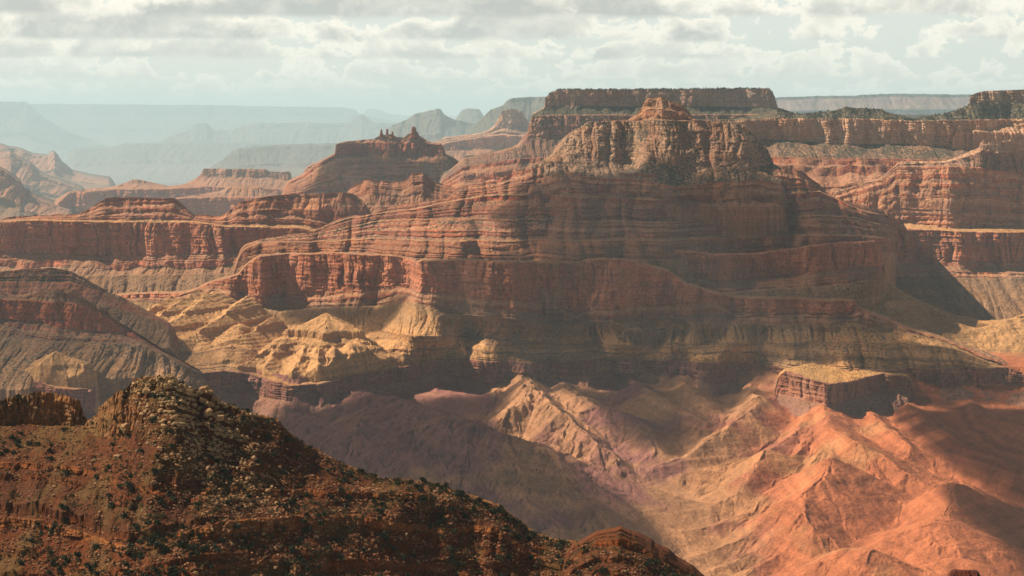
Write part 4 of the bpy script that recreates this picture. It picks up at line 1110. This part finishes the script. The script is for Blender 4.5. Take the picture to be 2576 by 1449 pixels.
fg1 = fg_line([(-260, 1075), (200, 1072), (215, 1075), (245, 1105), (300, 1112), (330, 1100), (352, 1020), (380, 962), (1900, 962)], 6)
fgA = fg_line([(-260, 1170), (0, 1165), (200, 1175), (330, 1230), (420, 1240), (560, 1230), (900, 1237), (1900, 1237)], 34)
fgA2 = fg_line([(-260, 1184), (0, 1180), (200, 1190), (330, 1236), (420, 1246), (560, 1246), (900, 1254), (1900, 1254)], 44)
fgB = fg_line([(-260, 1300), (100, 1310), (330, 1380), (450, 1345), (560, 1312), (760, 1300), (900, 1296), (1100, 1330), (1900, 1330)], 62)
fgB2 = fg_line([(-260, 1320), (100, 1330), (330, 1388), (450, 1360), (560, 1346), (760, 1336), (900, 1322), (1100, 1346), (1900, 1346)], 78)
fgE = [(-260, 1580), (1900, 1640)]
hill = loft('near_hill', (-260, 1900), [
    L(FGC, FGCd),
    L(fg1, [(-260, 1322), (200, 1302), (240, 1280), (300, 1238), (420, 1228), (560, 1243), (900, 1283), (1300, 1294), (1900, 1256)]),
    L(fgA, [(-260, 1250), (0, 1240), (200, 1215), (330, 1165), (400, 1158), (480, 1164), (600, 1180), (900, 1232), (1300, 1272), (1900, 1246)]),
    L(fgA2, [(-260, 1247), (0, 1237), (200, 1212), (330, 1162), (400, 1155), (480, 1161), (600, 1176), (900, 1228), (1300, 1269), (1900, 1243)]),
    L(fgB, [(-260, 1190), (0, 1175), (200, 1150), (330, 1112), (400, 1110), (480, 1120), (600, 1140), (900, 1198), (1300, 1252), (1900, 1236)]),
    L(fgB2, [(-260, 1187), (0, 1172), (200, 1147), (330, 1108), (400, 1106), (480, 1116), (600, 1135), (900, 1192), (1300, 1247), (1900, 1232)]),
    L(fgE, [(-260, 1085), (0, 1075), (200, 1060), (330, 1045), (480, 1048), (600, 1060), (900, 1100), (1300, 1165), (1900, 1180)])],
    [cliff(STONE, 22, top=STONE), ledges(7, (0.13, 0.046, 0.02), SOIL, s=0.25, fl=7, rise=(0.1, 0.4)), cliff((0.17, 0.066, 0.028), 16), ledges(4, (0.13, 0.046, 0.02), SOIL, s=0.3, fl=7, rise=(0.1, 0.35)),
     cliff((0.22, 0.09, 0.038), 18), ledges(8, (0.14, 0.05, 0.022), (0.10, 0.035, 0.015), s=0.3, fl=7, rise=(0.1, 0.45))],
    [(25, -6), (120, -70), (350, -300)], 91, NEAR, step=1.7, plan=(55.0, 420.0), k=0.13, rough=15.0, dust=(0.10, 0.064, 0.027))
tagset(hill, 'near red and brown rocky hill dotted with shrubs, filling the lower left corner', 'hill', 'structure')

knob = loft('near_hill', (1390, 1830), [
    L([(1390, 1420), (1440, 1384), (1470, 1366), (1504, 1349), (1535, 1339), (1561, 1332), (1579, 1341), (1610, 1354), (1639, 1368), (1646, 1376), (1684, 1395), (1704, 1416), (1737, 1432), (1765, 1455), (1830, 1520)], 1225),
    L([(1390, 1440), (1504, 1368), (1561, 1356), (1610, 1372), (1684, 1412), (1765, 1466), (1830, 1525)], [(1390, 1216), (1561, 1212), (1830, 1216)]),
    L([(1390, 1560), (1830, 1600)], 1130)],
    [ledges(3, (0.12, 0.043, 0.019), SOIL, s=0.5, fl=12, rise=(0.4, 0.8)), ledges(8, (0.12, 0.044, 0.019), SOIL, s=0.5, fl=12)], [(30, -4), (120, -90)], 92, NEAR, step=1.7, plan=(40.0, 300.0), k=0.13, sink=(50, 0), rough=10.0)
tagset(knob, 'small dark layered knoll at the right end of the near hill', 'knoll', 'structure')

ledge = loft('near_ledge', (2330, 2520), [
    L([(2330, 1500), (2385, 1452), (2392, 1440), (2402, 1437), (2450, 1437), (2458, 1440), (2466, 1452), (2520, 1500)], 900),
    L([(2330, 1530), (2392, 1452), (2458, 1452), (2520, 1530)], 897), L([(2330, 1640), (2520, 1640)], 870)],
    [cliff((0.12, 0.045, 0.03), 8), ledges(4, (0.15, 0.055, 0.027), (0.17, 0.06, 0.028))], [(12, -2), (40, -40)], 93, NEAR, step=1.7, plan=(20.0, 300.0), k=0.1)
tagset(ledge, 'dark rock ledge just poking into the bottom edge at the right', 'rock', 'structure')


# ------------------------------------------------------------------ stones and shrubs on the near hill
def simple_material(name, col, var=0.3, scale=1.5, rough=0.95):
    m = bpy.data.materials.new(name)
    m.use_nodes = True
    T = NT(m.node_tree)
    geo = T.n('ShaderNodeNewGeometry')
    oi = T.n('ShaderNodeObjectInfo')
    n = T.noise(geo.outputs['Position'], scale, 5.0, 0.65)
    at = T.n('ShaderNodeAttribute', attribute_name='tint')
    f = T.m('MULTIPLY', T.mr(n, 0.3, 0.7, 1 - var, 1 + var), T.mr(oi.outputs['Random'], 0, 1, 1 - var * 0.6, 1 + var * 0.6))
    c = T.n('ShaderNodeVectorMath', operation='SCALE', i={0: at.outputs['Color'], 'Scale': f}).outputs[0]
    b = T.n('ShaderNodeBump', i={'Strength': 0.8, 'Distance': 0.25, 'Height': T.noise(geo.outputs['Position'], scale * 0.8, 6.0, 0.65)})
    p = T.n('ShaderNodeBsdfPrincipled', i={'Base Color': c, 'Roughness': rough, 'Specular IOR Level': 0.1, 'Normal': b.outputs[0]})
    o = T.n('ShaderNodeOutputMaterial')
    T.t.links.new(p.outputs[0], o.inputs[0])
    return m


STONEM = simple_material('tan_boulder_rock', None, 0.32, 1.1)
LEAFM = simple_material('dark_juniper_leaf', None, 0.35, 0.8, 0.8)


def ico(sub):
    t = (1 + 5 ** 0.5) / 2
    v = [(-1, t, 0), (1, t, 0), (-1, -t, 0), (1, -t, 0), (0, -1, t), (0, 1, t), (0, -1, -t), (0, 1, -t), (t, 0, -1), (t, 0, 1), (-t, 0, -1), (-t, 0, 1)]
    f = [(0, 11, 5), (0, 5, 1), (0, 1, 7), (0, 7, 10), (0, 10, 11), (1, 5, 9), (5, 11, 4), (11, 10, 2), (10, 7, 6), (7, 1, 8), (3, 9, 4), (3, 4, 2), (3, 2, 6), (3, 6, 8), (3, 8, 9), (4, 9, 5), (2, 4, 11), (6, 2, 10), (8, 6, 7), (9, 8, 1)]
    v = [np.array(p) / np.linalg.norm(p) for p in v]
    for _ in range(sub):
        cache, nf = {}, []
        def mid(a, b):
            k = (min(a, b), max(a, b))
            if k not in cache:
                p = v[a] + v[b]
                v.append(p / np.linalg.norm(p)); cache[k] = len(v) - 1
            return cache[k]
        for a, b, c in f:
            x, y, z = mid(a, b), mid(b, c), mid(c, a)
            nf += [(a, x, z), (b, y, x), (c, z, y), (x, y, z)]
        f = nf
    return np.array(v), np.array(f)


def stone_shape(seed, sub=3, slab=0.65):
    """rough block: a ball cut by planes"""
    rs = np.random.RandomState(seed)
    v, f = ico(sub)
    n = rs.normal(size=(13, 3))
    n[:6] = np.array([(1, 0, 0), (-1, 0, 0), (0, 1, 0), (0, -1, 0), (0, 0, 1), (0, 0, -1)]) + rs.normal(size=(6, 3)) * 0.22
    n /= np.linalg.norm(n, axis=1)[:, None]
    d = rs.uniform(0.55, 0.78, 13); d[6:] = rs.uniform(0.75, 1.0, 7)
    dots = v @ n.T
    r = np.min(np.where(dots > 0.05, d[None] / np.maximum(dots, 0.05), 9), axis=1)
    v = v * np.clip(r, 0, 1.1)[:, None]
    v = v * np.array([1.0, rs.uniform(0.65, 0.9), slab * rs.uniform(0.75, 1.15)])
    v += 0.03 * rs.normal(size=v.shape) * (sub > 2)
    return v, f


def shrub_shape(seed, n=130):
    """many small leaf sprays through an uneven crown, on a short stem"""
    rs = np.random.RandomState(seed)
    lobes = rs.uniform(-0.45, 0.45, (6, 3)) * np.array([1, 1, 0.5]) + np.array([0, 0, 0.5])
    lr = rs.uniform(0.32, 0.55, 6)
    V, Q = [], []
    for i in range(n):
        j = rs.randint(6)
        p = rs.normal(size=3); p /= np.linalg.norm(p)
        c = lobes[j] + p * lr[j] * rs.uniform(0.45, 1.05)
        if c[2] < 0.03:
            c[2] = 0.03 + rs.rand() * 0.1
        a = rs.normal(size=3); a /= np.linalg.norm(a)
        b = np.cross(a, rs.normal(size=3)); b /= np.linalg.norm(b)
        s = rs.uniform(0.10, 0.20)
        k = len(V)
        V += [c - a * s - b * s * 0.7, c + a * s - b * s * 0.5, c + a * s * 0.8 + b * s * 0.7, c - a * s * 0.9 + b * s * 0.6]
        Q.append((k, k + 1, k + 2, k + 3))
    k = len(V)
    for z, r in ((-0.4, 0.10), (0.5, 0.05)):
        V += [np.array((r, 0, z)), np.array((0, r, z)), np.array((-r, 0, z)), np.array((0, -r, z))]
    Q += [(k + i, k + (i + 1) % 4, k + 4 + (i + 1) % 4, k + 4 + i) for i in range(4)]
    return np.array(V), np.array(Q)


def near_points():
    out = []
    for ob, x0, x1 in ((hill, -260, 1900), (knob, 1390, 1830)):
        me = ob.data
        co = np.empty(len(me.vertices) * 3, np.float32)
        me.vertices.foreach_get('co', co)
        co = co.reshape(-1, 3).astype(float)
        N = len(np.arange(x0, x1 + 1.7, 1.7))
        out.append(co[N * 3:])                      # leave out the far side
    co = np.concatenate(out)
    x, y, z = co[:, 0], co[:, 1], co[:, 2] - CAMZ
    f = math.cos(TH) * y - math.sin(TH) * z
    px = CX + F * x / f
    py = CY - F * (math.sin(TH) * y + math.cos(TH) * z) / f
    ok = (px > -60) & (px < 1800) & (py < 1475)
    return co[ok], px[ok], py[ok]


HP, HX, HY = near_points()


def nearest(px, py):
    return HP[np.argmin((HX - px) ** 2 + (HY - py) ** 2)]


def pick(rs, n, w):
    p = w / w.sum()
    return rs.choice(len(HP), n, replace=False, p=p)


def place(o, loc, size, rs, tilt=0.5):
    o.location = [float(a) for a in loc]
    o.scale = (size, size, size)
    o.rotation_euler = (rs.normal() * 0.25 * tilt, rs.normal() * 0.25 * tilt, rs.rand() * 6.28)


def tinted(col, n, seed, var=0.12):
    rs = np.random.RandomState(seed)
    c = np.ones((n, 4)); c[:, :3] = np.array(col) * (1 + rs.normal(size=(n, 1)) * var)
    return np.clip(c, 0.004, 0.9)


crest_y = curve(FGC, HX)
under = HY - crest_y
rib = np.exp(-((HX - 430 - 0.55 * (HY - 960)) / 130.0) ** 2) * np.exp(-((HY - 960) / 240.0) ** 2)


def scatter():
    rs = np.random.RandomState(5)
    # boulders
    protos = []
    for i in range(7):
        v, f = stone_shape(100 + i)
        protos.append(mesh_from('boulder', v, f, tinted((0.36, 0.215, 0.10), len(v), i), STONEM))
    used = set()

    def put(kind, protos, i, loc, size, label, cat, group, tilt):
        src = protos[i]
        if i in used and kind == 'b' or ('s', i) in used and kind == 's':
            o = src.copy(); COL.objects.link(o)
        else:
            o = src; used.add(i if kind == 'b' else ('s', i))
        place(o, loc, size, rs, tilt)
        tagset(o, label, cat, None, group)
        return o
    hero = [
        (425, 954, 4.6, 'largest squared tan boulder standing on the very summit of the near hill'),
        (372, 955, 3.4, 'tan boulder at the left end of the near hill\'s summit, before the dip'),
        (400, 958, 2.6, 'smaller brown boulder wedged between the two big summit blocks'),
        (470, 986, 4.4, 'broad flat-faced boulder just right below the summit block'),
        (515, 982, 4.2, 'upright boulder on the skyline at the right shoulder of the summit'),
        (509, 1006, 4.4, 'pale sunlit boulder below the upright shoulder boulder'),
        (528, 1020, 3.8, 'tilted slab lying under the pale sunlit shoulder boulder'),
        (524, 1043, 3.8, 'orange flat boulder halfway down the tumbled row under the shoulder'),
        (552, 1058, 3.8, 'lowest big sunlit slab of the tumbled row under the shoulder'),
        (370, 984, 3.4, 'rounded tan boulder below the left end of the summit'),
        (315, 1078, 4.6, 'long pale boulder leaning on the left cliff of the summit'),
        (297, 1152, 3.6, 'isolated pale boulder block at the foot of the summit\'s left cliff'),
    ]
    for q, (px, py, sz, lab) in enumerate(hero):
        p = nearest(px, py)
        put('b', protos, q % 7, p + np.array([0, -1.0, 0.15 * sz]), sz, lab, 'boulder', 'boulders of the near hill', 0.8)
    w = rib * 3.5 + 0.12 * (under < 26) + 1.0 * np.exp(-((HX - 100) / 110.0) ** 2) * (under < 70) + 0.03
    w = np.clip(w, 0, None) * (under > 3)
    for q, k in enumerate(pick(rs, 288, w)):
        px, py = HX[k], HY[k]
        sz = (0.75 + 1.5 * rs.rand() ** 2.2) * (1.0 + 0.45 * rib[k])
        if px < 240:
            lab = 'brown block of the broken rock rim at the left end of the near hill'
        elif rib[k] > 0.25:
            lab = 'tan boulder among many on the stony slope below the near summit'
        elif under[k] < 40:
            lab = 'stone near the skyline of the near hill\'s long right slope'
        else:
            lab = 'loose stone on the red ledges of the near hill'
        put('b', protos, rs.randint(7), HP[k] + np.array([0, -0.3, 0.2 * sz]), sz, lab, 'boulder', 'boulders of the near hill: ' + lab, 0.8)
    # the rest of the stones: scree
    sv = [stone_shape(300 + i, 1) for i in range(6)]
    n = 20000
    clump = np.clip(fbm(HX / 60.0, HY / 25.0, 55.0, 4) + 0.25, 0.02, 1.5)
    w = (rib * 3.0 + 0.45) * clump * (under > 2)
    ks = pick(rs, n, w)
    V, Q, C = [], [], []
    base = 0
    for k in ks:
        v, f = sv[rs.randint(6)]
        sz = (0.36 + 1.05 * rs.rand() ** 2.6) * (1 + 0.5 * rib[k])
        a = rs.rand() * 6.28
        R = np.array([[math.cos(a), -math.sin(a), 0], [math.sin(a), math.cos(a), 0], [0, 0, 1]])
        V.append(v @ R.T * sz + HP[k] + np.array([0, 0, 0.1 * sz]))
        Q.append(f + base); base += len(v)
        g = rs.uniform(0.6, 1.2)
        mixr = np.clip(rib[k] * 1.6 + rs.normal() * 0.2 + 0.1, 0, 1)
        c = (np.array((0.38, 0.24, 0.115)) * mixr + np.array((0.24, 0.095, 0.042)) * (1 - mixr)) * g
        C.append(np.concatenate([np.tile(c, (len(v), 1)), np.ones((len(v), 1))], 1))
    o = mesh_from('scree', np.concatenate(V), np.concatenate(Q), np.concatenate(C), STONEM)
    tagset(o, 'scattered small stones and scree over the near hill', 'scree', 'stuff')
    # shrubs
    sp = []
    for i in range(6):
        v, f = shrub_shape(500 + i)
        sp.append(mesh_from('shrub', v, f, tinted((0.040, 0.046, 0.020), len(v), 40 + i, 0.3), LEAFM))
    cl = np.clip(fbm(HX / 110.0, HY / 60.0, 66.0, 3) + 0.35, 0.03, 2)
    gully = np.exp(-((HX - 365 - 0.25 * (HY - 1250)) / 95.0) ** 2) * sstep(1150, 1260, HY) * np.clip(0.4 + fbm(HX / 50.0, HY / 30.0, 67.0, 3), 0, 1.2)
    w = (cl * 0.8 + 1.1 * gully + 0.5 * (under < 20) * (HX > 560) + 0.5 * rib) * (under > 2)
    ks = pick(rs, 7000, w)
    sizes = 0.45 + 2.2 * rs.rand(7000) ** 2.8 + 0.3 * gully[ks]
    order = np.argsort(-sizes)
    for q in order[:300]:
        k = ks[q]
        px, py = HX[k], HY[k]
        if under[k] < 16:
            lab = 'dark shrub breaking the skyline of the near hill'
        elif gully[k] > 0.3:
            lab = 'dark shrub in the dense strip down the middle of the near hill'
        elif rib[k] > 0.25:
            lab = 'dark shrub between the tan boulders below the near summit'
        elif px < 330:
            lab = 'dark shrub on the red left flank of the near hill'
        else:
            lab = 'dark shrub on the ledges of the near hill\'s right flank'
        put('s', sp, rs.randint(6), HP[k], sizes[q] * 1.1, lab, 'shrub', 'shrubs: ' + lab, 0.3)
    for i in range(6):
        if ('s', i) not in used:
            bpy.data.objects.remove(sp[i])
    ss = [shrub_shape(600 + i, 40) for i in range(6)]
    V, Q, C = [], [], []
    base = 0
    for q in order[300:]:
        k = ks[q]
        v, f = ss[rs.randint(6)]
        a = rs.rand() * 6.28
        R = np.array([[math.cos(a), -math.sin(a), 0], [math.sin(a), math.cos(a), 0], [0, 0, 1]])
        V.append(v @ R.T * sizes[q] + HP[k]); Q.append(f + base); base += len(v)
        C.append(tinted((0.085, 0.072, 0.028) if q % 3 else (0.04, 0.042, 0.018), len(v), q, 0.3))
    o = mesh_from('scrub', np.concatenate(V), np.concatenate(Q), np.concatenate(C), LEAFM)
    tagset(o, 'small dark scrub scattered over the near hill', 'scrub', 'stuff')


scatter()

# unseen clouds added left of the frame, shaped so their shade falls on the canyon
CLOUD_Z = CAMZ + 2700.0


def cloud_material():
    m = bpy.data.materials.new('shade_cloud_white')
    m.use_nodes = True
    T = NT(m.node_tree)
    d = T.n('ShaderNodeBsdfDiffuse', i={'Color': (0.85, 0.85, 0.85, 1)})
    t = T.n('ShaderNodeBsdfTransparent')
    oi = T.n('ShaderNodeObjectInfo')
    mx = T.n('ShaderNodeMixShader', i={0: oi.outputs['Alpha']})
    T.t.links.new(t.outputs[0], mx.inputs[1]); T.t.links.new(d.outputs[0], mx.inputs[2])
    o = T.n('ShaderNodeOutputMaterial')
    T.t.links.new(mx.outputs[0], o.inputs[0])
    return m


CLOUDM = cloud_material()


def poly_sd(X, Y, pts):
    """signed distance to a polygon, positive inside"""
    n = len(pts)
    d = np.full(X.shape, 1e12); ins = np.zeros(X.shape, bool)
    for i in range(n):
        x0, y0 = pts[i]; x1, y1 = pts[(i + 1) % n]
        dx, dy = x1 - x0, y1 - y0
        t = np.clip(((X - x0) * dx + (Y - y0) * dy) / (dx * dx + dy * dy + 1e-9), 0, 1)
        d = np.minimum(d, np.hypot(X - x0 - dx * t, Y - y0 - dy * t))
        c = ((y0 > Y) != (y1 > Y)) & (X < (x1 - x0) * (Y - y0) / (y1 - y0 + 1e-12) + x0)
        ins ^= c
    return np.where(ins, d, -d)


def shade_cloud(pts, seed, rough=110.0, label='unseen added cloud', thick=0.75):
    """pts: (px, py, D) of the ground the added cloud is shaped to shade"""
    q = []
    for px, py, D in pts:
        if D is None:
            D = 1904.0 / ((py - 290) / 4807.0 + 0.12)
        x, y, z = [float(v) for v in P(px, py, D)]
        t = (CLOUD_Z - z) / SUN_DIR.z
        q.append((x + SUN_DIR.x * t, y + SUN_DIR.y * t))
    q = np.array(q)
    lo, hi = q.min(0) - 200, q.max(0) + 200
    st = 30.0
    xs = np.arange(lo[0], hi[0], st); ys = np.arange(lo[1], hi[1], st)
    X, Y = np.meshgrid(xs, ys, indexing='ij')
    sd = poly_sd(X, Y, q) + rough * fbm(X / 420.0, Y / 420.0, seed, 4)
    ok = sd > 0
    hgt = np.sqrt(np.clip(sd, 0, 400)) * 16 * (0.7 + 0.5 * fbm(X / 240.0, Y / 240.0, seed + 3, 3))
    idx = np.arange(X.size).reshape(X.shape)
    cell = ok[:-1, :-1] & ok[1:, :-1] & ok[:-1, 1:] & ok[1:, 1:]
    a, b, c, d = idx[:-1, :-1][cell], idx[1:, :-1][cell], idx[1:, 1:][cell], idx[:-1, 1:][cell]
    top = np.stack([a, b, c, d], -1); n = X.size
    bot = np.stack([d, c, b, a], -1) + n
    co = np.concatenate([np.stack([X, Y, CLOUD_Z + 20 + hgt], -1).reshape(-1, 3), np.stack([X, Y, CLOUD_Z - 0.15 * hgt], -1).reshape(-1, 3)])
    o = mesh_from('cloud', co, np.concatenate([top, bot]), None, CLOUDM, True)  # added shade caster, out of view
    o.color = (1, 1, 1, thick)
    tagset(o, label, 'cloud', 'stuff')
    return o


shade_cloud([(1240, 905, 7450), (1190, 800, 7750), (1290, 700, 7850), (1330, 640, 7950), (1230, 560, 8300), (1300, 470, 8600), (1640, 440, 8600), (1900, 420, 8700), (2060, 470, 8700), (2200, 560, 8500), (2235, 660, 8100), (2225, 715, 7900), (2170, 780, 7620), (2400, 880, 7450), (2576, 960, 7200), (2300, 990, 7100), (2140, 920, 7300), (2000, 905, 7350)], 1, 60, 'unseen white cloud added high to the left, outlined to shade the great temple', 0.64)
shade_cloud([(600, 990, 6900), (800, 985, 6950), (1000, 965, 7250), (1300, 930, 7400), (1450, 950, 7400), (1900, 945, 7350), (1900, 1000, None), (1760, 1090, None), (1660, 1140, None), (1600, 1120, None), (1480, 1040, None), (1390, 985, None), (1300, 985, None), (1230, 1040, None), (1240, 1090, None), (1400, 1160, None), (1520, 1250, None), (1640, 1330, None), (1680, 1480, None), (900, 1480, None), (600, 1200, None)], 2, 35, 'unseen white cloud added high to the left, outlined to shade the purple ridges', 0.7)
shade_cloud([(2200, 1010, None), (2350, 960, 7150), (2700, 960, 7150), (2800, 1500, None), (2600, 1480, None), (2440, 1330, None), (2480, 1230, None), (2360, 1170, None)], 3, 40, 'unseen white cloud added high to the left, outlined to shade the lower right slopes', 0.8)
shade_cloud([(690, 728, 8350), (840, 724, 8150), (960, 716, 8000), (1025, 728, 7880), (1000, 770, 7840), (940, 815, 7760), (900, 838, 7750), (840, 800, 7980), (810, 790, 8000), (715, 835, 7900), (690, 780, 8250)], 7, 12, 'small unseen cloud added to the left, outlined to shade the slope under the red wall', 0.7)
shade_cloud([(-300, 640, 7700), (200, 650, 7600), (320, 720, 7550), (430, 800, 7500), (400, 860, 6700), (300, 880, 6500), (230, 920, 6350), (60, 950, 6200), (-300, 960, 6200)], 4, 40, 'unseen white cloud added high to the left, outlined to shade the dark left butte', 0.35)
shade_cloud([(760, 340, 14900), (1000, 315, 14850), (1120, 340, 14850), (1200, 430, 14500), (1100, 500, 14400), (680, 500, 14400), (740, 430, 14600)], 5, 50, 'unseen white cloud added high to the left, outlined to shade the two-horned butte', 0.7)

# ------------------------------------------------------------------ air
def haze():
    x0, x1, y0, y1, z0, z1 = -260000, 260000, -800, 265000, -3300, CAMZ + 2300
    co = [(x, y, z) for z in (z0, z1) for y in (y0, y1) for x in (x0, x1)]
    q = [(0, 2, 3, 1), (4, 5, 7, 6), (0, 1, 5, 4), (2, 6, 7, 3), (0, 4, 6, 2), (1, 3, 7, 5)]
    m = bpy.data.materials.new('pale_air')
    m.use_nodes = True
    T = NT(m.node_tree)
    v = T.n('ShaderNodeVolumePrincipled', i={'Color': (0.64, 0.90, 1.0, 1), 'Density': 1.1e-5, 'Anisotropy': 0.1})
    o = T.n('ShaderNodeOutputMaterial')
    T.t.links.new(v.outputs[0], o.inputs['Volume'])
    ob = mesh_from('haze', np.array(co, float), np.array(q), None, m)
    ob['kind'] = 'stuff'
    ob['label'] = 'thin pale haze filling the whole canyon'
    ob['category'] = 'haze'


haze()
